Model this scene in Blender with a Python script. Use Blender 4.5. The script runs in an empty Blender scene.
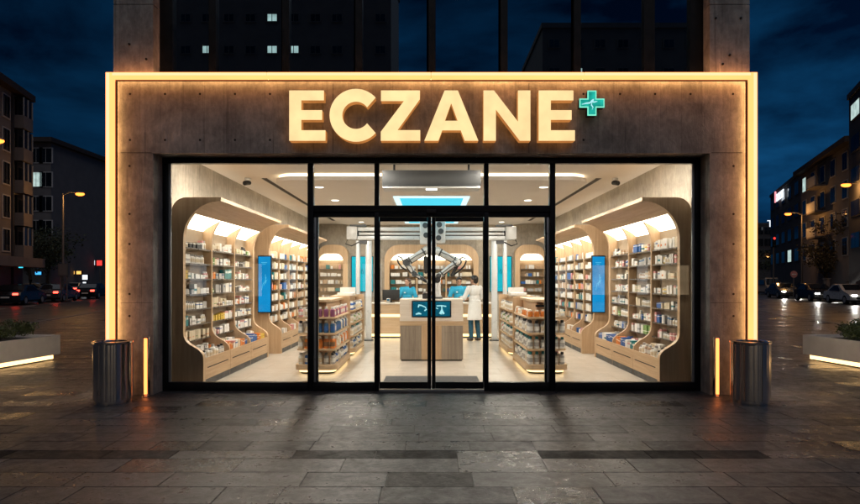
import bpy, bmesh, math, random
from mathutils import Vector, Matrix, Euler
R = math.radians
rnd = random.Random(7)
SC = bpy.context.scene
COL = SC.collection

# ------------------------------------------------------------------ camera, sky, sun, exposure
F = 574.0                       # focal length in photo pixels (photo is 860 px wide)
CAM_Y, CAM_Z = -8.0, 1.6
cam = bpy.data.cameras.new('camera')
cam.sensor_width = 36.0
cam.lens = F / 860 * 36
cam.shift_x = -1.5 / 860
cam.shift_y = 28 / 860
cam.clip_start = 0.05
cam.clip_end = 1500
cam_o = bpy.data.objects.new('camera', cam)
cam_o.location = (0, CAM_Y, CAM_Z)
cam_o.rotation_euler = (R(90), 0, 0)
COL.objects.link(cam_o)
SC.camera = cam_o

def at(px, py, D):              # a measured photo position at distance D -> world point
    return Vector(((px - 431.5) / F * D, D + CAM_Y, CAM_Z - (py - 280) / F * D))

w = bpy.data.worlds.new('World')
SC.world = w
w.use_nodes = True
nt = w.node_tree
nt.nodes.clear()
def wn(t, **kw):
    n = nt.nodes.new(t)
    for k, v in kw.items(): setattr(n, k, v)
    return n
wo = wn('ShaderNodeOutputWorld')
bg = wn('ShaderNodeBackground'); bg.inputs['Strength'].default_value = 0.07
sky = wn('ShaderNodeTexSky', sky_type='NISHITA', sun_disc=False)
sky.sun_elevation = R(-3.5); sky.sun_rotation = R(80)
tc = wn('ShaderNodeTexCoord')
mp = wn('ShaderNodeMapping'); mp.inputs['Scale'].default_value = (1.0, 1.0, 2.3); mp.inputs['Location'].default_value = (0.35, 0.0, 0.1)
n1 = wn('ShaderNodeTexNoise'); n1.inputs['Scale'].default_value = 2.6; n1.inputs['Detail'].default_value = 9; n1.inputs['Roughness'].default_value = 0.55; n1.inputs['Distortion'].default_value = 0.3
cr = wn('ShaderNodeValToRGB')
cr.color_ramp.elements[0].position = 0.44; cr.color_ramp.elements[0].color = (0.03, 0.40, 1.60, 1)
cr.color_ramp.elements[1].position = 0.70; cr.color_ramp.elements[1].color = (0.35, 4.6, 12.5, 1)
mx = wn('ShaderNodeMix', data_type='RGBA', blend_type='MULTIPLY'); mx.inputs['Factor'].default_value = 1
L = nt.links.new
L(tc.outputs['Generated'], mp.inputs['Vector']); L(mp.outputs['Vector'], n1.inputs['Vector'])
L(n1.outputs['Fac'], cr.inputs['Fac'])
bw = wn('ShaderNodeRGBToBW'); L(sky.outputs['Color'], bw.inputs['Color']); pw = wn('ShaderNodeMath', operation='POWER'); pw.inputs[1].default_value = 0.7; L(bw.outputs['Val'], pw.inputs[0]); L(pw.outputs[0], mx.inputs['A']); L(cr.outputs['Color'], mx.inputs['B'])
L(mx.outputs['Result'], bg.inputs['Color']); L(bg.outputs['Background'], wo.inputs['Surface'])

sun = bpy.data.lights.new('sun', 'SUN'); sun.energy = 0.5; sun.angle = R(88); sun.color = (0.92, 0.93, 1.0)
sun_o = bpy.data.objects.new('sun', sun); COL.objects.link(sun_o)
sun_o.rotation_euler = (R(20), 0, R(5))

SC.view_settings.view_transform = 'Standard'
SC.view_settings.look = 'None'
SC.view_settings.exposure = 0
SC.view_settings.gamma = 1
SC.view_settings.use_curve_mapping = False
SC.cycles.use_denoising = True
SC.cycles.max_bounces = 8
SC.cycles.diffuse_bounces = 4
SC.cycles.glossy_bounces = 4
SC.cycles.transparent_max_bounces = 16
SC.cycles.sample_clamp_indirect = 6
SC.cycles.caustics_reflective = False
SC.cycles.caustics_refractive = False

# ------------------------------------------------------------------ materials
def new_mat(name):
    m = bpy.data.materials.new(name); m.use_nodes = True
    t = m.node_tree; t.nodes.clear()
    out = t.nodes.new('ShaderNodeOutputMaterial')
    return m, t, out
def node(t, typ, ins=None, **kw):
    n = t.nodes.new(typ)
    for k, v in kw.items(): setattr(n, k, v)
    for k, v in (ins or {}).items(): n.inputs[k].default_value = v
    return n
def c4(c): return (c[0], c[1], c[2], 1)

def surf(name, col, rough=0.5, metal=0.0, vary=0.15, scale=8.0, stretch=(1, 1, 1), bump=0.0, bscale=60.0, coat=0.0, spec=0.5, rvary=0.1, per_object=0.0):
    m, t, out = new_mat(name)
    p = node(t, 'ShaderNodeBsdfPrincipled', {'Roughness': rough, 'Metallic': metal, 'Coat Weight': coat, 'Specular IOR Level': spec})
    tcn = node(t, 'ShaderNodeTexCoord'); mpn = node(t, 'ShaderNodeMapping', {'Scale': stretch})
    t.links.new(tcn.outputs['Object'], mpn.inputs['Vector'])
    n = node(t, 'ShaderNodeTexNoise', {'Scale': scale, 'Detail': 6.0, 'Roughness': 0.6})
    t.links.new(mpn.outputs['Vector'], n.inputs['Vector'])
    mr = node(t, 'ShaderNodeMapRange', {'From Min': 0.3, 'From Max': 0.7, 'To Min': 1 - vary, 'To Max': 1 + vary})
    t.links.new(n.outputs['Fac'], mr.inputs['Value'])
    mixn = node(t, 'ShaderNodeMix', data_type='RGBA', blend_type='MULTIPLY'); mixn.inputs['Factor'].default_value = 1
    mixn.inputs['A'].default_value = c4(col)
    t.links.new(mr.outputs['Result'], mixn.inputs['B'])
    last = mixn.outputs['Result']
    if per_object:
        oi = node(t, 'ShaderNodeObjectInfo')
        m2 = node(t, 'ShaderNodeMapRange', {'To Min': 1 - per_object, 'To Max': 1 + per_object})
        t.links.new(oi.outputs['Random'], m2.inputs['Value'])
        mm = node(t, 'ShaderNodeMix', data_type='RGBA', blend_type='MULTIPLY'); mm.inputs['Factor'].default_value = 1
        t.links.new(last, mm.inputs['A']); t.links.new(m2.outputs['Result'], mm.inputs['B'])
        last = mm.outputs['Result']
    t.links.new(last, p.inputs['Base Color'])
    rr = node(t, 'ShaderNodeMapRange', {'From Min': 0.3, 'From Max': 0.7, 'To Min': max(0.02, rough - rvary), 'To Max': min(1, rough + rvary)})
    t.links.new(n.outputs['Fac'], rr.inputs['Value']); t.links.new(rr.outputs['Result'], p.inputs['Roughness'])
    if bump:
        nb = node(t, 'ShaderNodeTexNoise', {'Scale': bscale, 'Detail': 5.0})
        t.links.new(mpn.outputs['Vector'], nb.inputs['Vector'])
        b = node(t, 'ShaderNodeBump', {'Strength': bump, 'Distance': 0.01})
        t.links.new(nb.outputs['Fac'], b.inputs['Height']); t.links.new(b.outputs['Normal'], p.inputs['Normal'])
    t.links.new(p.outputs['BSDF'], out.inputs['Surface'])
    return m

def glow(name, col, strength, vary=0.0, scale=6.0):
    m, t, out = new_mat(name)
    e = node(t, 'ShaderNodeEmission', {'Color': c4(col), 'Strength': strength})
    if vary:
        n = node(t, 'ShaderNodeTexNoise', {'Scale': scale, 'Detail': 4.0})
        tcn = node(t, 'ShaderNodeTexCoord'); t.links.new(tcn.outputs['Object'], n.inputs['Vector'])
        mr = node(t, 'ShaderNodeMapRange', {'From Min': 0.3, 'From Max': 0.7, 'To Min': strength * (1 - vary), 'To Max': strength * (1 + vary)})
        t.links.new(n.outputs['Fac'], mr.inputs['Value']); t.links.new(mr.outputs['Result'], e.inputs['Strength'])
    t.links.new(e.outputs['Emission'], out.inputs['Surface'])
    return m

def glass(name, tint=(0.97, 0.985, 0.98), ior=1.45, refl=(1, 1, 1), rough=0.0, boost=1.0):
    m, t, out = new_mat(name)
    tr = node(t, 'ShaderNodeBsdfTransparent', {'Color': c4(tint)})
    gl = node(t, 'ShaderNodeBsdfGlossy', {'Color': c4(refl), 'Roughness': rough})
    fr = node(t, 'ShaderNodeFresnel', {'IOR': ior})
    mul = node(t, 'ShaderNodeMath', operation='MULTIPLY'); mul.inputs[1].default_value = boost; mul.use_clamp = True
    mixs = node(t, 'ShaderNodeMixShader')
    t.links.new(fr.outputs['Fac'], mul.inputs[0]); t.links.new(mul.outputs[0], mixs.inputs['Fac'])
    t.links.new(tr.outputs['BSDF'], mixs.inputs[1]); t.links.new(gl.outputs['BSDF'], mixs.inputs[2])
    t.links.new(mixs.outputs['Shader'], out.inputs['Surface'])
    return m

def concrete(name, col, plank=0.29, rough=0.75, contrast=0.30, stain=0.35):
    m, t, out = new_mat(name)
    p = node(t, 'ShaderNodeBsdfPrincipled', {'Roughness': rough})
    g = node(t, 'ShaderNodeNewGeometry'); sx = node(t, 'ShaderNodeSeparateXYZ')
    t.links.new(g.outputs['Position'], sx.inputs['Vector'])
    add = node(t, 'ShaderNodeMath', operation='ADD'); t.links.new(sx.outputs['X'], add.inputs[0]); t.links.new(sx.outputs['Y'], add.inputs[1])
    div = node(t, 'ShaderNodeMath', operation='DIVIDE'); div.inputs[1].default_value = plank; t.links.new(add.outputs[0], div.inputs[0])
    fl = node(t, 'ShaderNodeMath', operation='FLOOR'); t.links.new(div.outputs[0], fl.inputs[0])
    wnz = node(t, 'ShaderNodeTexWhiteNoise', noise_dimensions='1D'); t.links.new(fl.outputs[0], wnz.inputs['W'])
    frc = node(t, 'ShaderNodeMath', operation='FRACT'); t.links.new(div.outputs[0], frc.inputs[0])
    pp = node(t, 'ShaderNodeMath', operation='PINGPONG'); pp.inputs[1].default_value = 0.5; t.links.new(frc.outputs[0], pp.inputs[0])
    seam = node(t, 'ShaderNodeMapRange', {'From Min': 0.0, 'From Max': 0.022, 'To Min': 0.80, 'To Max': 1.0}); t.links.new(pp.outputs[0], seam.inputs['Value'])
    mpn = node(t, 'ShaderNodeMapping', {'Scale': (6, 6, 2.2)}); t.links.new(g.outputs['Position'], mpn.inputs['Vector'])
    grain = node(t, 'ShaderNodeTexNoise', {'Scale': 3.0, 'Detail': 8.0, 'Roughness': 0.65}); t.links.new(mpn.outputs['Vector'], grain.inputs['Vector'])
    big = node(t, 'ShaderNodeTexNoise', {'Scale': 1.3, 'Detail': 6.0, 'Roughness': 0.6}); t.links.new(g.outputs['Position'], big.inputs['Vector'])
    pits = node(t, 'ShaderNodeTexVoronoi', {'Scale': 16.0}); t.links.new(g.outputs['Position'], pits.inputs['Vector'])
    pr = node(t, 'ShaderNodeMapRange', {'From Min': 0.03, 'From Max': 0.09, 'To Min': 0.45, 'To Max': 1.0}); t.links.new(pits.outputs['Distance'], pr.inputs['Value'])
    def rng(src, lo, hi):
        mr = node(t, 'ShaderNodeMapRange', {'From Min': 0.28, 'From Max': 0.72, 'To Min': lo, 'To Max': hi}); t.links.new(src, mr.inputs['Value']); return mr.outputs['Result']
    def mul(a, b):
        q = node(t, 'ShaderNodeMath', operation='MULTIPLY'); t.links.new(a, q.inputs[0]); t.links.new(b, q.inputs[1]); return q.outputs[0]
    pl = node(t, 'ShaderNodeMapRange', {'To Min': 1 - contrast * 0.6, 'To Max': 1 + contrast * 0.6}); t.links.new(wnz.outputs['Value'], pl.inputs['Value'])
    v = mul(mul(mul(pl.outputs['Result'], seam.outputs['Result']), mul(rng(grain.outputs['Fac'], 1 - contrast, 1 + contrast), rng(big.outputs['Fac'], 1 - stain, 1 + stain))), pr.outputs['Result'])
    mixn = node(t, 'ShaderNodeMix', data_type='RGBA', blend_type='MULTIPLY'); mixn.inputs['Factor'].default_value = 1; mixn.inputs['A'].default_value = c4(col)
    t.links.new(v, mixn.inputs['B']); t.links.new(mixn.outputs['Result'], p.inputs['Base Color'])
    mid = node(t, 'ShaderNodeTexNoise', {'Scale': 5.5, 'Detail': 7.0, 'Roughness': 0.7, 'Distortion': 0.8}); t.links.new(g.outputs['Position'], mid.inputs['Vector'])
    mp2 = node(t, 'ShaderNodeMapping', {'Scale': (16, 16, 0.45)}); t.links.new(g.outputs['Position'], mp2.inputs['Vector'])
    dr_ = node(t, 'ShaderNodeTexNoise', {'Scale': 1.0, 'Detail': 4.0, 'Roughness': 0.55}); t.links.new(mp2.outputs['Vector'], dr_.inputs['Vector'])
    drip = node(t, 'ShaderNodeMapRange', {'From Min': 0.60, 'From Max': 0.70, 'To Min': 1.0, 'To Max': 1 - contrast * 1.5}); t.links.new(dr_.outputs['Fac'], drip.inputs['Value'])
    v = mul(mul(v, drip.outputs['Result']), rng(mid.outputs['Fac'], 1 - contrast, 1 + contrast)); t.links.new(v, mixn.inputs['B'])
    b = node(t, 'ShaderNodeBump', {'Strength': 0.45, 'Distance': 0.012}); t.links.new(v, b.inputs['Height']); t.links.new(b.outputs['Normal'], p.inputs['Normal'])
    t.links.new(p.outputs['BSDF'], out.inputs['Surface'])
    return m

def wood(name, col, dark, rough=0.45, axis='Z', scale=1.0, contrast=1.0, planks=0.0):
    m, t, out = new_mat(name)
    p = node(t, 'ShaderNodeBsdfPrincipled', {'Roughness': rough})
    g = node(t, 'ShaderNodeNewGeometry')
    st = {'Z': (14, 14, 0.8), 'Y': (14, 0.8, 14), 'X': (0.8, 14, 14)}[axis]
    mpn = node(t, 'ShaderNodeMapping', {'Scale': tuple(s * scale for s in st)}); t.links.new(g.outputs['Position'], mpn.inputs['Vector'])
    n = node(t, 'ShaderNodeTexNoise', {'Scale': 1.6, 'Detail': 8.0, 'Roughness': 0.65, 'Distortion': 0.6}); t.links.new(mpn.outputs['Vector'], n.inputs['Vector'])
    cr = node(t, 'ShaderNodeValToRGB'); cr.color_ramp.elements[0].position = 0.5 - 0.2 * contrast; cr.color_ramp.elements[1].position = 0.66
    cr.color_ramp.elements[0].color = c4(dark); cr.color_ramp.elements[1].color = c4(col)
    t.links.new(n.outputs['Fac'], cr.inputs['Fac']); last = cr.outputs['Color']
    if planks:
        sx = node(t, 'ShaderNodeSeparateXYZ'); t.links.new(g.outputs['Position'], sx.inputs['Vector'])
        d = node(t, 'ShaderNodeMath', operation='DIVIDE'); d.inputs[1].default_value = planks; t.links.new(sx.outputs['X'], d.inputs[0])
        f = node(t, 'ShaderNodeMath', operation='FLOOR'); t.links.new(d.outputs[0], f.inputs[0])
        wz = node(t, 'ShaderNodeTexWhiteNoise', noise_dimensions='1D'); t.links.new(f.outputs[0], wz.inputs['W'])
        mr = node(t, 'ShaderNodeMapRange', {'To Min': 0.8, 'To Max': 1.15}); t.links.new(wz.outputs['Value'], mr.inputs['Value'])
        mm = node(t, 'ShaderNodeMix', data_type='RGBA', blend_type='MULTIPLY'); mm.inputs['Factor'].default_value = 1
        t.links.new(last, mm.inputs['A']); t.links.new(mr.outputs['Result'], mm.inputs['B']); last = mm.outputs['Result']
    t.links.new(last, p.inputs['Base Color'])
    b = node(t, 'ShaderNodeBump', {'Strength': 0.12, 'Distance': 0.004}); t.links.new(n.outputs['Fac'], b.inputs['Height']); t.links.new(b.outputs['Normal'], p.inputs['Normal'])
    t.links.new(p.outputs['BSDF'], out.inputs['Surface'])
    return m

def paving_mat(name):
    m, t, out = new_mat(name)
    p = node(t, 'ShaderNodeBsdfPrincipled', {'Specular IOR Level': 0.5})
    g = node(t, 'ShaderNodeNewGeometry'); a = node(t, 'ShaderNodeAttribute', attribute_name='tone')
    n1_ = node(t, 'ShaderNodeTexNoise', {'Scale': 1.1, 'Detail': 7.0, 'Roughness': 0.62}); t.links.new(g.outputs['Position'], n1_.inputs['Vector'])
    n2_ = node(t, 'ShaderNodeTexNoise', {'Scale': 26.0, 'Detail': 7.0, 'Roughness': 0.7}); t.links.new(g.outputs['Position'], n2_.inputs['Vector'])
    n3_ = node(t, 'ShaderNodeTexNoise', {'Scale': 90.0, 'Detail': 4.0, 'Roughness': 0.7}); t.links.new(g.outputs['Position'], n3_.inputs['Vector'])
    def rng(src, lo, hi, a0=0.3, a1=0.7):
        mr = node(t, 'ShaderNodeMapRange', {'From Min': a0, 'From Max': a1, 'To Min': lo, 'To Max': hi}); t.links.new(src, mr.inputs['Value']); return mr.outputs['Result']
    def op(o, x, y):
        q = node(t, 'ShaderNodeMath', operation=o)
        for i, s in enumerate((x, y)):
            if isinstance(s, (int, float)): q.inputs[i].default_value = s
            else: t.links.new(s, q.inputs[i])
        return q.outputs[0]
    sep = node(t, 'ShaderNodeSeparateColor'); t.links.new(a.outputs['Color'], sep.inputs['Color'])
    tone = sep.outputs['Red']; wet = sep.outputs['Green']
    v = op('MULTIPLY', op('MULTIPLY', tone, rng(n2_.outputs['Fac'], 0.50, 1.50)), rng(n1_.outputs['Fac'], 0.75, 1.25))
    mixn = node(t, 'ShaderNodeMix', data_type='RGBA', blend_type='MULTIPLY'); mixn.inputs['Factor'].default_value = 1; mixn.inputs['A'].default_value = (0.049, 0.049, 0.053, 1)
    t.links.new(v, mixn.inputs['B']); t.links.new(mixn.outputs['Result'], p.inputs['Base Color'])
    base = op('ADD', rng(n1_.outputs['Fac'], 0.34, 0.50, 0.3, 0.7), rng(n2_.outputs['Fac'], -0.06, 0.08))
    r = op('MAXIMUM', op('SUBTRACT', base, op('MULTIPLY', wet, 0.26)), 0.10)
    sp = op('MAXIMUM', op('MINIMUM', op('ADD', op('MULTIPLY', wet, 0.55), 0.32), 0.55), 0.05); t.links.new(sp, p.inputs['Specular IOR Level'])
    t.links.new(r, p.inputs['Roughness'])
    n4_ = node(t, 'ShaderNodeTexNoise', {'Scale': 7.0, 'Detail': 9.0, 'Roughness': 0.72, 'Distortion': 0.4}); t.links.new(g.outputs['Position'], n4_.inputs['Vector'])
    v2 = op('MULTIPLY', v, rng(n4_.outputs['Fac'], 0.45, 1.6)); t.links.new(v2, mixn.inputs['B'])
    r2 = op('MAXIMUM', op('ADD', r, rng(n4_.outputs['Fac'], 0.16, -0.14)), 0.10); t.links.new(r2, p.inputs['Roughness'])
    h = op('ADD', op('ADD', op('MULTIPLY', n4_.outputs['Fac'], 1.6), op('MULTIPLY', n2_.outputs['Fac'], 0.9)), op('MULTIPLY', n3_.outputs['Fac'], 0.5))
    b = node(t, 'ShaderNodeBump', {'Strength': 0.75, 'Distance': 0.006}); t.links.new(h, b.inputs['Height']); t.links.new(b.outputs['Normal'], p.inputs['Normal'])
    t.links.new(p.outputs['BSDF'], out.inputs['Surface'])
    return m

def tile_floor(name):
    m, t, out = new_mat(name)
    p = node(t, 'ShaderNodeBsdfPrincipled', {'Roughness': 0.22})
    g = node(t, 'ShaderNodeNewGeometry')
    mpn = node(t, 'ShaderNodeMapping', {'Scale': (1, 1, 1)}); t.links.new(g.outputs['Position'], mpn.inputs['Vector'])
    n = node(t, 'ShaderNodeTexNoise', {'Scale': 3.0, 'Detail': 8.0, 'Roughness': 0.6}); t.links.new(mpn.outputs['Vector'], n.inputs['Vector'])
    br = node(t, 'ShaderNodeTexBrick', {'Scale': 1.0, 'Brick Width': 1.2, 'Row Height': 0.6, 'Mortar Size': 0.004, 'Color1': (0.53, 0.475, 0.41, 1), 'Color2': (0.51, 0.455, 0.39, 1), 'Mortar': (0.38, 0.33, 0.28, 1)})
    t.links.new(g.outputs['Position'], br.inputs['Vector'])
    mr = node(t, 'ShaderNodeMapRange', {'From Min': 0.3, 'From Max': 0.7, 'To Min': 0.95, 'To Max': 1.04}); t.links.new(n.outputs['Fac'], mr.inputs['Value'])
    mm = node(t, 'ShaderNodeMix', data_type='RGBA', blend_type='MULTIPLY'); mm.inputs['Factor'].default_value = 1
    t.links.new(br.outputs['Color'], mm.inputs['A']); t.links.new(mr.outputs['Result'], mm.inputs['B']); t.links.new(mm.outputs['Result'], p.inputs['Base Color'])
    rr = node(t, 'ShaderNodeMapRange', {'From Min': 0.3, 'From Max': 0.7, 'To Min': 0.22, 'To Max': 0.27}); t.links.new(n.outputs['Fac'], rr.inputs['Value']); t.links.new(rr.outputs['Result'], p.inputs['Roughness'])
    t.links.new(p.outputs['BSDF'], out.inputs['Surface'])
    return m

M = {}
M['concrete'] = concrete('board formed concrete', (0.39, 0.37, 0.335), contrast=0.25, stain=0.5)
M['concrete_in'] = concrete('interior concrete', (0.40, 0.36, 0.30), plank=0.9, contrast=0.16, stain=0.25)
M['oak'] = wood('pale oak', (0.60, 0.42, 0.26), (0.46, 0.30, 0.17))
M['oak_y'] = wood('pale oak lengthwise', (0.60, 0.42, 0.26), (0.46, 0.30, 0.17), axis='Y')
M['oak_x'] = wood('pale oak across', (0.62, 0.45, 0.29), (0.48, 0.33, 0.19), axis='X')
M['grey_oak'] = wood('grey brown oak', (0.40, 0.33, 0.265), (0.24, 0.19, 0.145), planks=0.31)
M['white_oak'] = wood('whitened oak', (0.80, 0.72, 0.63), (0.70, 0.61, 0.51), axis='X', contrast=0.6)
M['shelf'] = surf('bronzed shelf', (0.13, 0.11, 0.09), 0.3, 0.2)
M['back'] = surf('shelf back board', (0.36, 0.28, 0.20), 0.6, vary=0.08)
M['floor'] = tile_floor('beige tile floor')
M['plaster'] = surf('ceiling plaster', (0.76, 0.715, 0.67), 0.85, vary=0.03, scale=2)
M['black_metal'] = surf('black window metal', (0.012, 0.013, 0.015), 0.38, 0.5, vary=0.2)
M['dark_groove'] = surf('dark groove', (0.02, 0.017, 0.014), 0.7)
M['steel'] = surf('brushed steel', (0.80, 0.73, 0.67), 0.20, 1.0, vary=0.04, scale=6, rvary=0.03)
M['grey_metal'] = surf('grey painted metal', (0.055, 0.058, 0.062), 0.45, 0.0, vary=0.06)
M['pale_metal'] = surf('pale metal', (0.55, 0.55, 0.55), 0.35, 0.6, vary=0.06)
M['pole'] = surf('galvanised pole', (0.22, 0.21, 0.20), 0.5, 0.6)
M['white_paint'] = surf('white robot paint', (0.66, 0.67, 0.67), 0.3, vary=0.05)
M['post_white'] = surf('white gantry post', (0.70, 0.73, 0.75), 0.35, 0.1, vary=0.05)
M['black_rubber'] = surf('black rubber', (0.015, 0.015, 0.016), 0.6)
M['mat_grey'] = surf('door mat fibre', (0.07, 0.07, 0.072), 0.95, bump=0.4, bscale=200)
M['glass'] = glass('clear shop glass', ior=1.42)
M['shelf_glass'] = glass('tinted shelf glass', tint=(0.70, 0.70, 0.66), ior=1.4)
M['glass_up'] = glass('dark upper glass', tint=(0.16, 0.19, 0.21), ior=2.6, refl=(0.8, 0.95, 1.0), boost=4.0)
M['glass_dark'] = surf('dark window glass', (0.012, 0.015, 0.02), 0.06, 0.0, vary=0.3, spec=0.7, rvary=0.03)
M['paving'] = paving_mat('wet stone paving')
M['joint'] = surf('paving joint', (0.012, 0.011, 0.010), 0.5)
M['asphalt'] = surf('wet asphalt', (0.05, 0.048, 0.046), 0.36, vary=0.3, scale=0.6, bump=0.3, bscale=14, rvary=0.14)
M['kerb'] = surf('kerb stone', (0.20, 0.19, 0.18), 0.6, bump=0.2)
M['paint_line'] = surf('road paint', (0.55, 0.54, 0.50), 0.5, vary=0.3, scale=5)
M['planter'] = surf('pale cement planter', (0.76, 0.75, 0.73), 0.7, vary=0.10, scale=3, bump=0.12, bscale=40)
M['soil'] = surf('soil', (0.03, 0.022, 0.015), 0.95, bump=0.6)
M['leaf'] = surf('shrub leaf', (0.085, 0.115, 0.04), 0.5, vary=0.5, scale=14)
M['leaf_dark'] = surf('tree leaf', (0.045, 0.055, 0.02), 0.6, vary=0.5, scale=1.5)
M['leaf_lamplit'] = surf('lamplit leaf', (0.12, 0.085, 0.03), 0.6, vary=0.5, scale=1.5)  # orange lamp light put into the leaf colour
M['bark'] = surf('bark', (0.06, 0.045, 0.03), 0.9, bump=0.6, bscale=20)
LED = (1.0, 0.56, 0.20)
M['led_frame'] = glow('warm led diffuser', (1.0, 0.285, 0.085), 2.8, 0.05, 1.5)
M['led_letter'] = glow('warm letter face', (1.0, 0.71, 0.34), 1.16, 0.10, 4)
M['letter_side'] = glow('letter side acrylic', (1.0, 0.37, 0.09), 0.50, 0.2, 5)
M['led_core'] = glow('led core', (1.0, 0.79, 0.42), 1.15)
M['led_halo_fill'] = glow('added halo strip', (1.0, 0.50, 0.18), 8.0)
M['led_side_fill'] = glow('added side strip', (1.0, 0.76, 0.50), 42.0)
M['led_bollard'] = glow('bollard led', (1.0, 0.24, 0.06), 3.6)
M['led_planter'] = glow('planter led', (1.0, 0.60, 0.24), 3.6)
M['led_shelf'] = glow('cabinet light panel', (1.0, 0.85, 0.65), 5.6)
M['led_cove'] = glow('cove led', (1.0, 0.78, 0.50), 3.6)
M['led_head_fill'] = glow('added window head led', (1.0, 0.88, 0.72), 30.0)
M['led_under'] = glow('under shelf led', (1.0, 0.68, 0.30), 3.0)
M['led_down'] = glow('downlight lens', (1.0, 0.92, 0.78), 6.0)
M['cyan_panel'] = glow('cyan ceiling panel', (0.10, 0.72, 0.92), 1.15, 0.05, 0.6)
M['cyan_edge'] = glow('white panel edge', (0.75, 0.97, 1.0), 1.3)
M['screen_blue'] = glow('blue screen', (0.01, 0.32, 0.72), 0.95, 0.25, 1.6)
M['screen_teal'] = glow('teal screen', (0.02, 0.55, 0.66), 0.95, 0.2, 2.0)
M['screen_dark'] = glow('dark teal screen', (0.005, 0.12, 0.19), 0.9, 0.3, 5)
M['screen_mark'] = glow('pale screen mark', (0.45, 0.90, 0.95), 1.0)
M['screen_faint'] = glow('faint screen mark', (0.10, 0.55, 0.85), 1.0)
M['cross_face'] = glow('green cross face', (0.015, 0.40, 0.32), 1.0, 0.45, 9)
M['cross_rim'] = glow('green cross rim', (0.25, 0.95, 0.68), 1.0)
M['tail'] = glow('tail lamp', (1.0, 0.05, 0.03), 9.0)
M['head'] = glow('head lamp', (1.0, 0.95, 0.85), 22.0)
M['sodium'] = glow('sodium lamp', (1.0, 0.21, 0.03), 4.5)
M['lit_window'] = glow('lit window', (0.62, 0.82, 0.78), 0.75, 0.3, 2)
M['lit_warm'] = glow('warm lit window', (1.0, 0.7, 0.4), 0.4, 0.3, 2)
M['sign_blue'] = glow('blue lit sign', (0.06, 0.42, 1.0), 1.6)
M['sign_cyan'] = glow('cyan lit sign', (0.05, 0.62, 0.85), 1.5)
M['sign_white'] = glow('white lit sign', (0.85, 0.92, 1.0), 1.3)
M['sign_red'] = glow('red lit sign', (1.0, 0.06, 0.05), 1.1)
M['sign_amber'] = glow('amber lit sign', (1.0, 0.50, 0.12), 1.6)
M['render_beige'] = surf('beige render', (0.20, 0.18, 0.17), 0.9, vary=0.15, scale=1)
M['render_grey'] = surf('grey render', (0.16, 0.15, 0.15), 0.9, vary=0.15, scale=1)
M['render_dark'] = surf('dark cladding', (0.05, 0.05, 0.056), 0.7, vary=0.15, scale=1)
M['render_white'] = surf('pale window frame', (0.45, 0.44, 0.43), 0.7)
M['roof'] = surf('roof tile', (0.05, 0.035, 0.03), 0.8, vary=0.2)
M['skin'] = surf('skin', (0.46, 0.27, 0.19), 0.5, vary=0.06)
M['skin_tan'] = surf('tanned skin', (0.36, 0.20, 0.13), 0.5, vary=0.06)
M['hair_dark'] = surf('dark hair', (0.015, 0.011, 0.009), 0.45, vary=0.4, scale=60)
M['hair_brown'] = surf('brown hair', (0.07, 0.03, 0.016), 0.45, vary=0.4, scale=60)
M['scrubs'] = surf('blue scrubs cloth', (0.02, 0.32, 0.52), 0.8, vary=0.1, bump=0.15, bscale=25)
M['coat'] = surf('white lab coat cloth', (0.74, 0.74, 0.73), 0.85, vary=0.06, bump=0.2, bscale=18)
M['trousers'] = surf('petrol blue trousers', (0.015, 0.075, 0.12), 0.85, vary=0.15)
M['shoe'] = surf('brown shoe', (0.05, 0.032, 0.022), 0.5)
M['car_dark'] = surf('dark car paint', (0.018, 0.02, 0.026), 0.22, 0.4, coat=0.6, vary=0.05)
M['car_grey'] = surf('grey car paint', (0.13, 0.13, 0.135), 0.25, 0.5, coat=0.6, vary=0.05)
M['car_white'] = surf('white car paint', (0.60, 0.60, 0.58), 0.28, coat=0.6, vary=0.04)
M['car_sand'] = surf('sand van paint', (0.42, 0.31, 0.20), 0.4, coat=0.4, vary=0.05)
M['tyre'] = surf('tyre rubber', (0.015, 0.015, 0.015), 0.8)
PAL = {'white': (0.81, 0.79, 0.75), 'cream': (0.70, 0.60, 0.44), 'grey': (0.42, 0.41, 0.40), 'blue': (0.03, 0.12, 0.38), 'orange': (0.66, 0.20, 0.03),
       'pink': (0.62, 0.28, 0.27), 'yellow': (0.66, 0.46, 0.07), 'teal': (0.01, 0.19, 0.21), 'black': (0.02, 0.02, 0.024), 'purple': (0.20, 0.05, 0.13),
       'green': (0.20, 0.34, 0.10), 'brown': (0.20, 0.11, 0.06), 'navy': (0.015, 0.10, 0.24), 'tan': (0.50, 0.34, 0.22)}
for k_, v_ in PAL.items(): M['p_' + k_] = surf(k_ + ' packaging', v_, 0.42, vary=0.06, scale=20, per_object=0.10)

# ------------------------------------------------------------------ helpers
ORG = {}                        # world origin of each parent whose children are written in world coordinates
def thing(name, label, cat, loc=(0, 0, 0), rz=0.0, group=None, local=False):
    o = bpy.data.objects.new(name, None); COL.objects.link(o)
    o.empty_display_size = 0.2
    o.location = loc; o.rotation_euler = (0, 0, rz)
    o['label'] = label; o['category'] = cat
    if group: o['group'] = group
    ORG[o.name] = Vector((0, 0, 0)) if local else Vector(loc)
    return o
def tag(o, label, cat, group=None):
    o['label'] = label; o['category'] = cat
    if group: o['group'] = group
    return o
def structure(o): o['kind'] = 'structure'; return o
def copy_tree(o, parent=None):
    c = o.copy(); COL.objects.link(c)
    if parent is not None: c.parent = parent
    for ch in list(o.children): copy_tree(ch, c)
    ORG[c.name] = ORG.get(o.name, Vector((0, 0, 0)))
    return c

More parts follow.
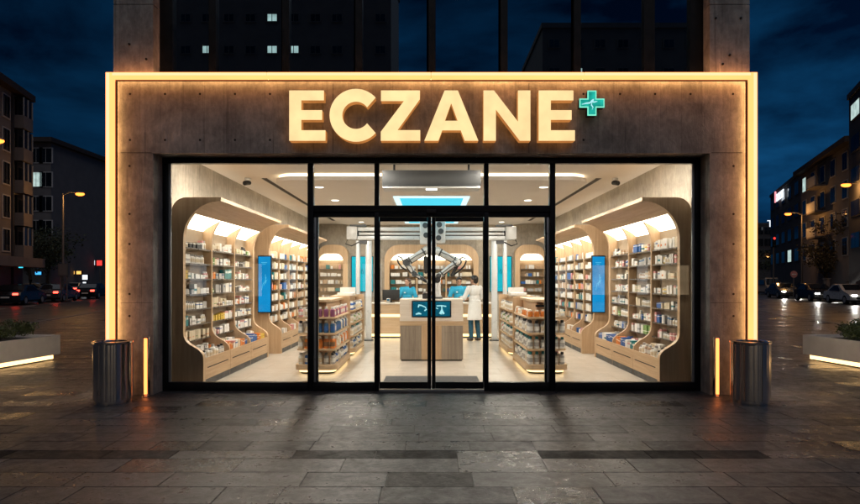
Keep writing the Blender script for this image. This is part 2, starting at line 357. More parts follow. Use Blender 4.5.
class MB:
    def __init__(s): s.bm = bmesh.new()
    def _mi(s, faces, mi):
        for f in faces: f.material_index = mi
    def box(s, x0, x1, y0, y1, z0, z1, mi=0, bevel=0.0, seg=2, mat=None):
        t = bmesh.new()
        bmesh.ops.create_cube(t, size=1)
        for v in t.verts:
            v.co = Vector(((x0 + x1) / 2 + v.co.x * abs(x1 - x0), (y0 + y1) / 2 + v.co.y * abs(y1 - y0), (z0 + z1) / 2 + v.co.z * abs(z1 - z0)))
        if bevel: bmesh.ops.bevel(t, geom=list(t.edges), offset=bevel, segments=seg, affect='EDGES', profile=0.5)
        s.merge(t, mi, mat); return s
    def merge(s, t, mi=0, mat=None):
        if mat is not None: bmesh.ops.transform(t, matrix=mat, verts=t.verts)
        for f in t.faces: f.material_index = mi
        me = bpy.data.meshes.new('tmp'); t.to_mesh(me); t.free()
        n = len(s.bm.faces)
        s.bm.from_mesh(me); bpy.data.meshes.remove(me)
        return s
    def cyl(s, p0, p1, r0, r1=None, n=16, mi=0, caps=True):
        p0, p1 = Vector(p0), Vector(p1); r1 = r0 if r1 is None else r1
        d = p1 - p0
        t = bmesh.new()
        bmesh.ops.create_cone(t, cap_ends=caps, segments=n, radius1=r0, radius2=r1, depth=d.length)
        mt = Matrix.Translation((p0 + p1) / 2) @ d.to_track_quat('Z', 'Y').to_matrix().to_4x4()
        s.merge(t, mi, mt); return s
    def ball(s, c, r, sc=(1, 1, 1), n=12, mi=0, rot=None):
        t = bmesh.new(); bmesh.ops.create_uvsphere(t, u_segments=n, v_segments=max(6, n // 2 + 2), radius=r)
        mt = Matrix.Translation(c) @ (rot.to_matrix().to_4x4() if rot else Matrix()) @ Matrix.Diagonal((*sc, 1))
        s.merge(t, mi, mt); return s
    def limb(s, pts, rad, n=12, mi=0):
        for i in range(len(pts) - 1):
            s.cyl(pts[i], pts[i + 1], rad[i], rad[i + 1], n, mi)
        for p, r in zip(pts, rad): s.ball(Vector(p), r, n=n, mi=mi)
        return s
    def tube(s, pts, r, n=8, mi=0):
        pts = [Vector(p) for p in pts]; rings = []
        for i, p in enumerate(pts):
            d = (pts[min(i + 1, len(pts) - 1)] - pts[max(i - 1, 0)]).normalized()
            q = d.to_track_quat('Z', 'Y'); rr = r[i] if isinstance(r, (list, tuple)) else r
            rings.append([s.bm.verts.new(p + q @ Vector((math.cos(a) * rr, math.sin(a) * rr, 0))) for a in [k * 2 * math.pi / n for k in range(n)]])
        fs = []
        for a, b in zip(rings, rings[1:]):
            for k in range(n): fs.append(s.bm.faces.new((a[k], a[(k + 1) % n], b[(k + 1) % n], b[k])))
        fs.append(s.bm.faces.new(rings[0][::-1])); fs.append(s.bm.faces.new(rings[-1]))
        s._mi(fs, mi); return s
    def lathe(s, prof, c=(0, 0, 0), n=20, mi=0, caps=True):
        rings = [[s.bm.verts.new((c[0] + r * math.cos(2 * math.pi * k / n), c[1] + r * math.sin(2 * math.pi * k / n), c[2] + z)) for k in range(n)] for r, z in prof]
        fs = []
        for a, b in zip(rings, rings[1:]):
            for k in range(n): fs.append(s.bm.faces.new((a[k], a[(k + 1) % n], b[(k + 1) % n], b[k])))
        if caps and prof[0][0] > 1e-4: fs.append(s.bm.faces.new(rings[0][::-1]))
        if caps and prof[-1][0] > 1e-4: fs.append(s.bm.faces.new(rings[-1]))
        s._mi(fs, mi); return s
    def sheet(s, polys, to3, vec, mi=0):
        """polygons sharing 2-D points, lifted by to3 and extruded along vec"""
        t = bmesh.new(); vs = {}
        def V(p):
            k = (round(p[0], 4), round(p[1], 4))
            if k not in vs: vs[k] = t.verts.new(to3(p))
            return vs[k]
        fs = []
        for poly in polys:
            q = []
            for p in poly:
                v = V(p)
                if v not in q: q.append(v)
            fs.append(t.faces.new(q))
        e = bmesh.ops.extrude_face_region(t, geom=fs)
        bmesh.ops.translate(t, vec=vec, verts=[v for v in e['geom'] if isinstance(v, bmesh.types.BMVert)])
        bmesh.ops.recalc_face_normals(t, faces=t.faces)
        s.merge(t, mi); return s
    def build(s, name, mats, parent=None, smooth=None, local=False, recalc=True):
        me = bpy.data.meshes.new(name)
        if recalc: bmesh.ops.recalc_face_normals(s.bm, faces=s.bm.faces)
        o_ = Vector((0, 0, 0))
        if parent is not None and not local:
            o_ = ORG.get(parent.name, Vector((0, 0, 0)))
            if o_.length: bmesh.ops.translate(s.bm, vec=-o_, verts=s.bm.verts)
        s.bm.to_mesh(me); s.bm.free()
        for m in (mats if isinstance(mats, (list, tuple)) else [mats]): me.materials.append(M[m] if isinstance(m, str) else m)
        if smooth is not None:
            for p in me.polygons: p.use_smooth = True
            me.set_sharp_from_angle(angle=R(smooth))
        o = bpy.data.objects.new(name, me); COL.objects.link(o)
        if parent is not None: o.parent = parent
        ORG[o.name] = o_
        return o
def bx(name, mat, parent, x0, x1, y0, y1, z0, z1, bevel=0.0, local=False):
    return MB().box(x0, x1, y0, y1, z0, z1, bevel=bevel).build(name, mat, parent, smooth=40 if bevel else None, local=local)
def bez(p0, p1, p2, p3, n=8):
    out = []
    for i in range(n + 1):
        t = i / n; a = 1 - t
        out.append(tuple(a ** 3 * p0[k] + 3 * a * a * t * p1[k] + 3 * a * t * t * p2[k] + t ** 3 * p3[k] for k in (0, 1)))
    return out
def arc(cx, cz, rx, rz, a0, a1, n=10):
    return [(cx + rx * math.cos(R(a0 + (a1 - a0) * i / n)), cz + rz * math.sin(R(a0 + (a1 - a0) * i / n))) for i in range(n + 1)]
def lamp(name, kind, loc, power, col, size=0.2, rot=(0, 0, 0), spot=None, parent=None):
    l = bpy.data.lights.new(name, kind); l.energy = power; l.color = col
    if kind == 'AREA': l.shape = 'DISK'; l.size = size
    else: l.shadow_soft_size = size
    if spot: l.spot_size = R(spot); l.spot_blend = 0.6
    o = bpy.data.objects.new(name, l); COL.objects.link(o); o.location = loc; o.rotation_euler = rot
    if parent is not None: o.parent = parent; o.location = Vector(loc) - ORG.get(parent.name, Vector((0, 0, 0)))
    return o

# ------------------------------------------------------------------ ground, road, kerbs
structure(MB().box(-260, 260, -120, 400, -0.5, -0.14).build('ground', 'asphalt'))
def kerb_x(Y, side):            # the kerb of the plaza beside the street on each side
    D = Y + 8
    return side * (13.2 + 0.25 * (D - 14))
def plaza():
    m = MB(); a, b = -16.0, 60.0
    m.sheet([[(kerb_x(a, -1), a), (kerb_x(a, 1), a), (kerb_x(b, 1), b), (kerb_x(b, -1), b)]], lambda p: Vector((p[0], p[1], -0.139)), Vector((0, 0, 0.131)))
    structure(m.build('pavement_base', 'joint'))
    bm = bmesh.new(); cl = bm.loops.layers.float_color.new('tone')
    Ds = [8.27, 7.94, 7.59, 7.27, 6.93, 6.61, 6.31, 6.0, 5.70, 5.39, 5.145, 4.78, 4.44, 4.10]
    while Ds[-1] > -5: Ds.append(Ds[-1] - 0.345)
    rows = list(zip(Ds[1:], Ds))
    d = 8.27
    while d < 44: rows.append((d, d + 0.36)); d += 0.36
    g = 0.005
    for d0, d1 in rows:
        y0, y1 = d0 - 8, d1 - 8
        beside = d0 > 8.2
        dark_row = abs(d0 - 5.145) < 0.01
        xl, xr = kerb_x(y0, -1) + 0.16, kerb_x(y0, 1) - 0.16
        spans = [(xl, -4.48), (4.48, xr)] if beside else [(xl, xr)]
        if abs(d1 - 8.27) < 0.01: spans = [(xl, xr)]
        for x0, x1 in spans:
            x = x0
            first = True
            while x < x1 - 0.01:
                wd = rnd.choice((0.45, 0.62, 0.75, 0.9, 1.0, 1.1)) * (rnd.uniform(0.4, 1) if first else 1)
                first = False
                nx = min(x1, x + wd)
                if x1 - nx < 0.25: nx = x1
                if abs(d0 - 4.44) < 0.01:
                    if x < -0.37 and nx > -0.60: nx = -0.36
                    elif abs(x + 0.36) < 0.01: nx = 0.33
                tone = rnd.uniform(0.78, 1.22); wet = rnd.uniform(0.0, 0.45)
                if rnd.random() < 0.06: tone *= 0.55; wet = 0.8
                if dark_row:
                    tone, wet = (rnd.uniform(0.16, 0.34), rnd.uniform(-0.6, -0.15)) if rnd.random() < 0.74 else (rnd.uniform(1.0, 1.3), 0.5)
                if abs(d0 - 4.44) < 0.01 and abs(x + 0.36) < 0.01: tone, wet = 0.16, -0.1
                z = [rnd.uniform(-0.0016, 0.0016) for _ in range(4)]
                vs = [bm.verts.new(v) for v in ((x + g, y0 + g, z[0]), (nx - g, y0 + g, z[1]), (nx - g, y1 - g, z[2]), (x + g, y1 - g, z[3]))]
                lo = [bm.verts.new((v.co.x, v.co.y, -0.02)) for v in vs]
                fs = [bm.faces.new(vs)] + [bm.faces.new((vs[i], lo[i], lo[(i + 1) % 4], vs[(i + 1) % 4])) for i in range(4)]
                for f in fs:
                    for l in f.loops: l[cl] = (tone, wet, 0, 1)
                x = nx
    me = bpy.data.meshes.new('pavement'); bm.to_mesh(me); bm.free(); me.materials.append(M['paving'])
    o = bpy.data.objects.new('pavement', me); COL.objects.link(o); structure(o)
plaza()
for sd in (-1, 1):
    m = MB()
    a, b = -16.0, 60.0
    m.sheet([[(kerb_x(a, sd) - sd * 0.15, a), (kerb_x(a, sd) + sd * 0.003, a), (kerb_x(b, sd) + sd * 0.003, b), (kerb_x(b, sd) - sd * 0.15, b)]], lambda p: Vector((p[0], p[1], -0.138)), Vector((0, 0, 0.142)))
    structure(m.build('kerb', 'kerb'))
    # far footway beyond the carriageway
    wdt = 15.0
    m = MB(); a, b = -10, 140
    m.sheet([[(kerb_x(a, sd) + sd * wdt, a), (kerb_x(a, sd) + sd * (wdt + 60), a), (kerb_x(b, sd) + sd * (wdt + 60), b), (kerb_x(b, sd) + sd * wdt, b)]], lambda p: Vector((p[0], p[1], -0.138)), Vector((0, 0, 0.132)))
    structure(m.build('footway', 'kerb'))
    m = MB()
    for k in range(22):
        y = 4 + k * 4.2
        p, q = kerb_x(y, sd) + sd * wdt / 2, kerb_x(y + 2, sd) + sd * wdt / 2
        m.sheet([[(p - 0.07, y), (p + 0.07, y), (q + 0.07, y + 2), (q - 0.07, y + 2)]], lambda p_: Vector((p_[0], p_[1], -0.138)), Vector((0, 0, 0.003)))
    structure(m.build('road_markings', 'paint_line'))

# ------------------------------------------------------------------ the pharmacy building
S = 69.4                        # photo pixels per metre in the plane of the shop window
gx = lambda px: (px - 431.5) / S
gz = lambda py: CAM_Z + (280 - py) / S
bld = thing('pharmacy_building', 'board marked concrete corner building with the brightly lit glass shopfront', 'building', (0, 0, 0))
TOPZ = 9.5
m = MB().box(-4.47, 4.47, 0, 0.42, 3.366, 4.40); lint = m.build('lintel', 'concrete', bld)
for sd in (-1, 1):
    m = MB()
    x0, x1 = sorted((sd * 3.88, sd * 4.47))
    m.box(x0, x1, 0.0, 0.42, 0, 3.364)
    m.build('column', 'concrete', bld)
    x0, x1 = sorted((sd * 3.885, sd * 4.44))
    m = MB().box(x0, x1, 0.012, 0.55, 4.402, 5.44).box(x0, x1, 0.012, 0.55, 5.452, TOPZ).box(x0 + 0.01, x1 - 0.01, 0.02, 0.5, 5.43, 5.46, 0)
    m.build('upper_column', 'concrete', bld)
    x0, x1 = sorted((sd * 3.905, sd * 4.465))
    bx('side_wall', 'concrete', bld, x0, x1, 0.422, 12.4, 0, 4.30)
    bx('upper_side_wall', 'concrete', bld, x0, x1, 0.552, 12.4, 4.302, TOPZ)
bx('rear_wall', 'concrete', bld, -4.465, 4.465, 12.402, 12.7, 0, TOPZ)
bx('intermediate_floor', 'concrete', bld, -3.90, 3.90, 0.43, 12.4, 3.62, 4.30)
bx('roof', 'concrete', bld, -3.88, 3.88, 0.25, 12.4, TOPZ - 0.3, TOPZ)
# joints and tie holes in the concrete
for sd in (-1, 1): bx('pour_joint', 'dark_groove', bld, *sorted((sd * 3.9, sd * 4.33)), -0.0015, 0.01, 3.372, 3.378)
for px in (333, 529): bx('pour_joint', 'dark_groove', bld, (px - 431.5) / 71.75 - 0.003, (px - 431.5) / 71.75 + 0.003, -0.0012, 0.01, 3.37, 4.34)
for sd in (-1, 1): bx('pour_joint', 'dark_groove', bld, *sorted((sd * 3.885, sd * 4.33)), -0.0012, 0.01, 2.18 - 0.9, 2.184 - 0.9)
def tie(px, py, s=71.75):
    x, z = (px - 431.5) / s, CAM_Z + (280 - py) / s
    MB().cyl((x, -0.002, z), (x, 0.02, z), 0.016, n=12).build('tie_hole', 'dark_groove', bld)
for px in (130, 165, 200, 235, 270, 583.5, 620, 655, 690.5, 733):
    tie(px, 94)
for px in (130, 165, 200, 235, 270, 583.5): tie(px, 140)
for py in (166, 214, 244, 294, 316, 374):
    tie(129.5, py); tie(733.5, py)
for px, py in ((129, 44), (146, 59), (716, 18), (741, 18), (730, 55), (723, 64)): tie(px, py)
# upper glazing
for i, px in enumerate((152, 222, 292, 362, 432, 501, 571, 640, 711)):
    xc = (px - 431.5) / 66.9
    if 0 < i < 8:
        w_ = 0.05 if i != 7 else 0.075
        bx('upper_mullion', 'black_metal', bld, xc - w_, xc + w_, 0.2, 0.34, 4.402, TOPZ - 0.3)
    if i < 8:
        xn = ((152, 222, 292, 362, 432, 501, 571, 640, 711)[i + 1] - 431.5) / 66.9
        bx('upper_pane', 'glass_up', bld, max(-3.87, xc + 0.052), min(3.87, xn - 0.077), 0.262, 0.27, 4.41, TOPZ - 0.31)
for sd in (-1, 1):
    bx('upper_mullion', 'black_metal', bld, *sorted((sd * 3.70, sd * 3.883)), 0.2, 0.345, 4.402, TOPZ - 0.3)
bx('upper_partition', 'render_dark', bld, -3.88, 3.88, 5.2, 5.3, 4.302, TOPZ - 0.3)
for x0, z0, x1, z1 in ((-3.6, 5.75, -2.2, 4.35), (2.45, 4.35, 4.2, 6.0), (2.0, 4.35, 3.4, 6.2)):
    MB().cyl((x0, 0.75, z0), (x1, 0.75, z1), 0.06, n=8).build('brace', 'pale_metal', bld)
# shopfront frame
FY0, FY1, GY = 0.27, 0.37, 0.325
def fr(name, x0, x1, z0, z1, y0=FY0, y1=FY1, mat='black_metal'):
    return bx(name, mat, bld, x0, x1, y0, y1, z0, z1, bevel=0.004)
HEAD0, HEAD1 = gz(163.2), 3.363
SILL = gz(382.5)
fr('frame_head', -3.878, 3.878, HEAD0, HEAD1)
for sd in (-1, 1):
    fr('frame_jamb', *sorted((sd * 3.812, sd * 3.878)), 0.0, HEAD0 - 0.002)
    fr('gasket', *sorted((sd * 3.775, sd * 3.810)), SILL, HEAD0 - 0.002, 0.31, 0.345, 'pale_metal')
    fr('sill', *sorted((sd * 1.79, sd * 3.81)), 0.0, SILL)
    fr('mullion', *sorted((sd * 1.705, sd * 1.787)), 0.0, HEAD0 - 0.002)
    fr('mullion', *sorted((sd * 0.758, sd * 0.824)), 0.0, gz(212.2))
    fr('mullion', *sorted((sd * 0.758, sd * 0.824)), gz(205.3), HEAD0 - 0.002)
    fr('sidelight_frame', *sorted((sd * 1.640, sd * 1.664)), SILL, gz(217), 0.29, 0.36)
    fr('gasket', *sorted((sd * 1.666, sd * 1.702)), SILL, gz(217), 0.30, 0.34, 'pale_metal')
    fr('sill', *sorted((sd * 0.826, sd * 1.703)), 0.0, SILL)
    fr('sidelight_frame', *sorted((sd * 0.826, sd * 1.703)), gz(217), gz(212.2), 0.29, 0.36)
    # panes
    bx('pane', 'glass', bld, *sorted((sd * 1.79, sd * 3.80)), GY, GY + 0.008, SILL, HEAD0)
    bx('pane', 'glass', bld, *sorted((sd * 0.826, sd * 1.703)), GY, GY + 0.008, gz(205.3), HEAD0)
    bx('pane', 'glass', bld, *sorted((sd * 0.826, sd * 1.64)), GY, GY + 0.008, SILL, gz(217))
    # sliding leaf
    a, b = sorted((sd * 0.006, sd * 0.756))
    stile_in = sd * 0.058
    dr = bx('sliding_door', 'black_metal', bld, *sorted((sd * 0.004, stile_in)), 0.283, 0.33, 0.03, gz(217))
    bx('door_rail', 'black_metal', dr, *sorted((stile_in + sd * 0.001, sd * 0.752)), 0.285, 0.328, 0.03, gz(382.3))
    bx('door_rail', 'black_metal', dr, *sorted((stile_in + sd * 0.001, sd * 0.752)), 0.285, 0.328, gz(221.3), gz(217))
    bx('door_stile', 'black_metal', dr, *sorted((sd * 0.742, sd * 0.756)), 0.286, 0.327, gz(382.2), gz(221.4))
    bx('door_pane', 'glass', dr, *sorted((stile_in, sd * 0.742)), 0.303, 0.311, gz(382.3), gz(221.4))
fr('transom', -1.703, 1.703, gz(212.2) + 0.001, gz(205.3) - 0.001)
fr('transom', -0.756, 0.756, gz(217) + 0.004, gz(212.2), 0.275, 0.365)
bx('pane', 'glass', bld, -0.756, 0.756, GY, GY + 0.008, gz(205.3), HEAD0)
bx('threshold', 'pale_metal', bld, -0.756, 0.756, 0.26, 0.40, 0.001, 0.022)
m = MB().box(-0.07, 0.07, 0.235, 0.27, gz(213.5), gz(209.5), bevel=0.008)
m.build('door_sensor', 'black_rubber', bld, smooth=40)

m = MB().box(-3.77, 3.77, 0.371, 0.395, HEAD0 + 0.03, HEAD0 + 0.06)
m.build('added_head_light', 'led_head_fill', bld)  # unseen strip added behind the head to light the cabinet ends
# light frame round the facade
lf = thing('light_frame', 'glowing warm LED tube frame outlining the concrete shopfront', 'light frame', (0, 0, 0))
XO, XI, ZO, ZI = 4.453, 4.362, 4.439, 4.360
def led_run(x0, x1, z0, z1):
    MB().box(x0, x1, -0.165, -0.072, z0, z1, bevel=0.008).build('diffuser', 'led_frame', lf, smooth=40)
    if x1 - x0 > z1 - z0: a_, b_, c_, d_ = x0 + 0.002, x1 - 0.002, z0 + 0.034, z1 - 0.012
    elif x0 > 0: a_, b_, c_, d_ = x0 + 0.036, x1 - 0.012, z0 + 0.01, z1 - 0.012
    else: a_, b_, c_, d_ = x0 + 0.012, x1 - 0.036, z0 + 0.01, z1 - 0.012
    MB().box(a_, b_, -0.1675, -0.1655, c_, d_).build('light_core', 'led_core', lf)
cuts = [-XI, gx(268) * 0.955, gx(431) * 0.955, gx(583) * 0.955, XI]
for a, b in zip(cuts, cuts[1:]): led_run(a + 0.0015, b - 0.0015, ZI, ZO)
for sd in (-1, 1):
    led_run(*sorted((sd * XI, sd * XO)), 0.0, ZO)
    x0, x1 = sorted((sd * (XI - 0.030), sd * (XI - 0.0005)))
    MB().box(x0, x1, -0.086, -0.076, 0.0, ZI - 0.022).build('channel', 'black_metal', lf)
    MB().box(*sorted((sd * 4.4705, sd * 4.482)), 0.03, 0.11, 0.05, ZI).build('added_side_strip', 'led_side_fill', lf)  # concealed strip added to brighten the planters
    MB().box(*sorted((sd * (XI - 0.001), sd * (XI + 0.02))), -0.066, -0.030, 0.0, ZI - 0.004).build('added_halo_strip', 'led_halo_fill', lf)  # concealed strip added to wash the concrete beside the tube
MB().box(-XI + 0.002, XI - 0.002, -0.086, -0.076, ZI - 0.020, ZI - 0.0005).build('channel', 'black_metal', lf)
MB().box(-XI + 0.002, XI - 0.002, -0.066, -0.030, ZI + 0.001, ZI + 0.02).build('added_halo_strip', 'led_halo_fill', lf)

# sign letters
def letters():
    sg = thing('shop_sign', 'row of glowing cream channel letters reading ECZANE on the concrete lintel', 'sign', (0, 0, 3.5))
    sc = 73.1
    T = lambda p: Vector(((p[0] - 431.5) / sc, 0, CAM_Z + (280 - p[1]) / sc))
    z = lambda pts, ox, oy=70.0: [(ox + x / 4.78, oy + y / 4.78) for x, y in pts]
    E = lambda x0: [[(x0, 90.5), (x0 + 12.1, 90.5), (x0 + 12.1, 100.3), (x0 + 12.1, 110.2), (x0 + 12.1, 119.8), (x0 + 12.1, 130.3), (x0 + 12.1, 140.7), (x0, 140.7)],
                    [(x0 + 12.1, 90.5), (x0 + 34.7, 90.5), (x0 + 34.7, 100.3), (x0 + 12.1, 100.3)],
                    [(x0 + 12.1, 110.2), (x0 + 32.9, 110.2), (x0 + 32.9, 119.8), (x0 + 12.1, 119.8)],
                    [(x0 + 12.1, 130.3), (x0 + 36.2, 130.3), (x0 + 36.2, 140.7), (x0 + 12.1, 140.7)]]
    cx, cy = 270 + 411 / 4.78, 70 + 216.5 / 4.78
    n = 40
    outer = [(cx + 26.4 * math.cos(R(42 + (318 - 42) * i / n)), cy - 26.4 * math.sin(R(42 + (318 - 42) * i / n))) for i in range(n + 1)]
    inner = [(cx + 13.7 * math.cos(R(36 + (324 - 36) * i / n)), cy - 13.7 * math.sin(R(36 + (324 - 36) * i / n))) for i in range(n + 1)]
    C = [[outer[i], outer[i + 1], inner[i + 1], inner[i]] for i in range(n)]
    Z = [[(381, 90.5), (420, 90.5), (419.8, 99.3), (404, 101), (381, 101)], [(404, 101), (419.8, 99.3), (397.5, 130.2), (380.8, 131.8)], [(380.8, 131.8), (397.5, 130.2), (420.2, 130.2), (420.2, 140.7), (380.8, 140.7)]]
    a = dict(a0=(424.4, 140.7), a1=(438.4, 140.7), a2=(442.2, 130.3), a3=(460.8, 130.3), a4=(464.7, 140.7), a5=(478.3, 140.7), a6=(457.9, 90.5), a7=(444.6, 90.5), h0=(451.2, 103.2), h1=(457.6, 120.8), h2=(444.9, 120.8))
    A = [[a[k] for k in q.split()] for q in ('a0 a1 a2 h2 h0 a7', 'a7 h0 a6', 'a6 h0 h1 a3 a4 a5', 'a2 a3 h1 h2')]
    N = [[(483.5, 90.5), (494, 90.5), (495.9, 109.5), (495.9, 140.7), (483.5, 140.7)], [(494, 90.5), (518, 121.8), (519.8, 140.7), (495.9, 109.5)], [(518, 121.8), (518, 90.5), (530.4, 90.5), (530.4, 140.7), (519.8, 140.7)]]
    for ch, polys in (('E', E(289.2)), ('C', C), ('Z', Z), ('A', A), ('N', N), ('E', E(538.7))):
        b = MB().sheet(polys, lambda p: T(p) + Vector((0, -0.143, 0)), Vector((0, 0.143 - 0.02, 0))).build('letter', 'letter_side', sg)
        MB().sheet(polys, lambda p: T(p) + Vector((0, -0.150, 0)), Vector((0, 0.0065, 0))).build('letter_face', 'led_letter', b, local=False)
letters()
def cross():
    cx, cz = (592.4 - 431.5) / 73.1, CAM_Z + (280 - 102.6) / 73.1
    t = thing('pharmacy_cross', 'small green illuminated pharmacy cross beside the last letter', 'sign', (cx, 0, cz))
    def plus(a, b): return [(-a, -b), (-b, -b), (-b, -a), (b, -a), (b, -b), (a, -b), (a, b), (b, b), (b, a), (-b, a), (-b, b), (-a, b)]
    def shape(a, b): 
        return [[(-a, -b), (-b, -b), (-b, b), (-a, b)], [(-b, -a), (b, -a), (b, -b), (-b, -b)], [(-b, -b), (b, -b), (b, b), (-b, b)], [(-b, b), (b, b), (b, a), (-b, a)], [(b, -b), (a, -b), (a, b), (b, b)]]
    P = lambda y: (lambda p: Vector((cx + p[0], y, cz + p[1])))
    MB().sheet(shape(0.168, 0.058), P(-0.12), Vector((0, 0.10, 0))).build('case', 'black_metal', t)
    MB().sheet(shape(0.172, 0.062), P(-0.127), Vector((0, 0.006, 0))).build('rim', 'cross_rim', t)
    MB().sheet(shape(0.156, 0.046), P(-0.131), Vector((0, 0.0035, 0))).build('face', 'cross_face', t)
    pts = [(-0.14, -0.02), (-0.08, -0.005), (-0.03, 0.0), (0.0, 0.03), (0.015, 0.05), (0.005, 0.01), (0.03, 0.012), (0.07, 0.02)]
    e = MB(); e.tube([(cx + x, -0.136, cz + z_) for x, z_ in pts], [0.004, 0.010, 0.012, 0.014, 0.010, 0.014, 0.010, 0.004], 6)
    e.tube([(cx + 0.0, -0.136, cz + 0.03), (cx - 0.01, -0.136, cz - 0.03), (cx + 0.012, -0.136, cz - 0.06), (cx, -0.136, cz - 0.09)], [0.008, 0.009, 0.007, 0.004], 6)
    e.build('emblem', 'screen_mark', t)
cross()

# ------------------------------------------------------------------ shop interior shell
structure(bx('floor', 'floor', None, -3.9, 3.9, 0.40, 12.4, -0.05, 0.004))
structure(bx('ceiling', 'plaster', None, -3.9, 3.9, 0.43, 12.0, 3.55, 3.615))
for sd in (-1, 1): structure(bx('wall', 'concrete_in', None, *sorted((sd * 3.885, sd * 3.904)), 0.425, 12.0, 0, 3.549))
structure(bx('back_wall', 'concrete_in', None, -3.884, 3.884, 11.95, 12.0, 0.004, 3.549))
bx_ = bx
# ceiling raft with cove light
rf = thing('ceiling_raft', 'lowered pale ceiling raft with rounded corners and a warm cove light', 'ceiling panel', (0, 2.46, 3.42))
def rrect(x0, x1, y0, y1, r, n=8):
    return arc(x1 - r, y1 - r, r, r, 0, 90, n) + arc(x0 + r, y1 - r, r, r, 90, 180, n) + arc(x0 + r, y0 + r, r, r, 180, 270, n) + arc(x1 - r, y0 + r, r, r, 270, 360, n)
MB().sheet([rrect(-2.92, 2.92, 2.46, 10.9, 0.4)], lambda p: Vector((p[0], p[1], 3.42)), Vector((0, 0, 0.072))).build('raft', 'plaster', rf)
MB().sheet([rrect(-2.88, 2.88, 2.50, 10.86, 0.38)], lambda p: Vector((p[0], p[1], 3.493)), Vector((0, 0, 0.055))).build('cove_light', 'led_cove', rf)
# downlights
n_ = 0
for sd in (-1, 1):
    for D, what in ((11.25, 'near the shop window'), (13.1, 'above the front shelving islands'), (15.4, 'above the robot rail'), (18.0, 'near the rear wall')):
        x = sd * 2.2; y = D - 8
        t = thing('downlight', f'round white downlight in the {"left" if sd < 0 else "right"} half of the ceiling, {what}', 'downlight', (x, y, 3.42), group='round ceiling downlights')
        MB().lathe([(0.085, -0.006), (0.115, -0.006), (0.115, -0.0005), (0.085, -0.0005), (0.085, -0.006)], (x, y, 3.42), 24, caps=False).build('trim', 'white_paint', t)
        MB().lathe([(0.083, -0.004), (0.083, -0.0006)], (x, y, 3.42), 24).build('lens', 'led_down', t)
        lamp('downlight_lamp', 'AREA', (x, y, 3.405), 70, (1.0, 0.90, 0.78), 0.16, parent=t)
for x in (-2.9, -1.15, 1.15, 2.9):  # entrance row added out of view to light kiosk and island fronts
    y = 0.95
    t = thing('downlight', f'added downlight out of view just inside the window, {"outer" if abs(x) > 2 else "inner"} {"left" if x < 0 else "right"} of the entrance row', 'downlight', (x, y, 3.55), group='round ceiling downlights')
    MB().lathe([(0.085, -0.006), (0.115, -0.006), (0.115, -0.0005), (0.085, -0.0005), (0.085, -0.006)], (x, y, 3.55), 24, caps=False).build('trim', 'white_paint', t)
    MB().lathe([(0.083, -0.004), (0.083, -0.0006)], (x, y, 3.55), 24).build('lens', 'led_down', t)
    lamp('downlight_lamp', 'AREA', (x, y, 3.535), 34 if abs(x) < 2 else 46, (1.0, 0.90, 0.78), 0.16, parent=t)
for sd in (-1, 1):
    side = 'left' if sd < 0 else 'right'
    t = thing('air_slot', f'long dark linear air slot in the ceiling by the {side} wall', 'air vent', (sd * 3.2, 7, 3.55), group='linear ceiling air slots')
    bx('vent', 'dark_groove', t, sd * 3.2 - 0.05, sd * 3.2 + 0.05, 3.0, 10.8, 3.543, 3.5495)
    for q in (-0.06, 0.06): bx('vent_frame', 'pale_metal', t, sd * 3.2 + q - 0.006, sd * 3.2 + q + 0.006, 3.0, 10.8, 3.54, 3.5495)
    p = at(247.7 if sd < 0 else 615.0, 178, 11.0)
    t = thing('security_camera', f'small dark security camera on the ceiling above the {side} front cabinet', 'camera', (p.x, p.y, 3.549), group='ceiling security cameras')
    m = MB().cyl((p.x, p.y, 3.549), (p.x, p.y, 3.50), 0.06, 0.055, 20); m.build('mount', 'white_paint', t, smooth=40)
    m = MB().cyl((p.x - sd * 0.02, p.y + 0.05, 3.47), (p.x + sd * 0.03, p.y - 0.09, 3.44), 0.04, 0.045, 16).ball(Vector((p.x, p.y, 3.49)), 0.045); m.build('camera_body', 'black_rubber', t, smooth=40)
t = thing('ceiling_light_panel', 'large cyan glowing ceiling panel with white edges above the robot', 'ceiling light', (0, 4.5, 3.42))
bx('light_sheet', 'cyan_panel', t, -0.70, 0.70, 4.58, 10.1, 3.398, 3.419)
for x0, x1, y0, y1 in ((-0.83, -0.702, 4.45, 10.25), (0.702, 0.83, 4.45, 10.25), (-0.70, 0.70, 10.102, 10.25), (-0.70, 0.70, 4.45, 4.578)):
    bx('edge_light', 'cyan_edge', t, x0, x1, y0, y1, 3.392, 3.4185)
t = thing('air_curtain', 'long grey air curtain hung from two rods over the sliding doors', 'air curtain', (0, 1.4, 3.1))
MB().box(-0.81, 0.81, 1.4, 1.75, 3.135, 3.40, bevel=0.01).build('housing', 'grey_metal', t, smooth=40)
MB().box(-0.80, 0.80, 1.385, 1.74, 3.098, 3.132, bevel=0.006).build('outlet', 'pale_metal', t, smooth=40)
for sd in (-1, 1): MB().cyl((sd * 0.62, 1.55, 3.40), (sd * 0.62, 1.55, 3.55), 0.018, n=10).build('rod', 'black_metal', t)
MB().box(-0.09, 0.09, 1.42, 1.50, 3.085, 3.097).build('status_light', 'led_down', t)
tag(bx('door_mat', 'mat_grey', None, -0.75, 0.75, 0.45, 1.47, 0.0045, 0.018), 'dark grey entrance mat on the tiles just inside the sliding doors', 'door mat')

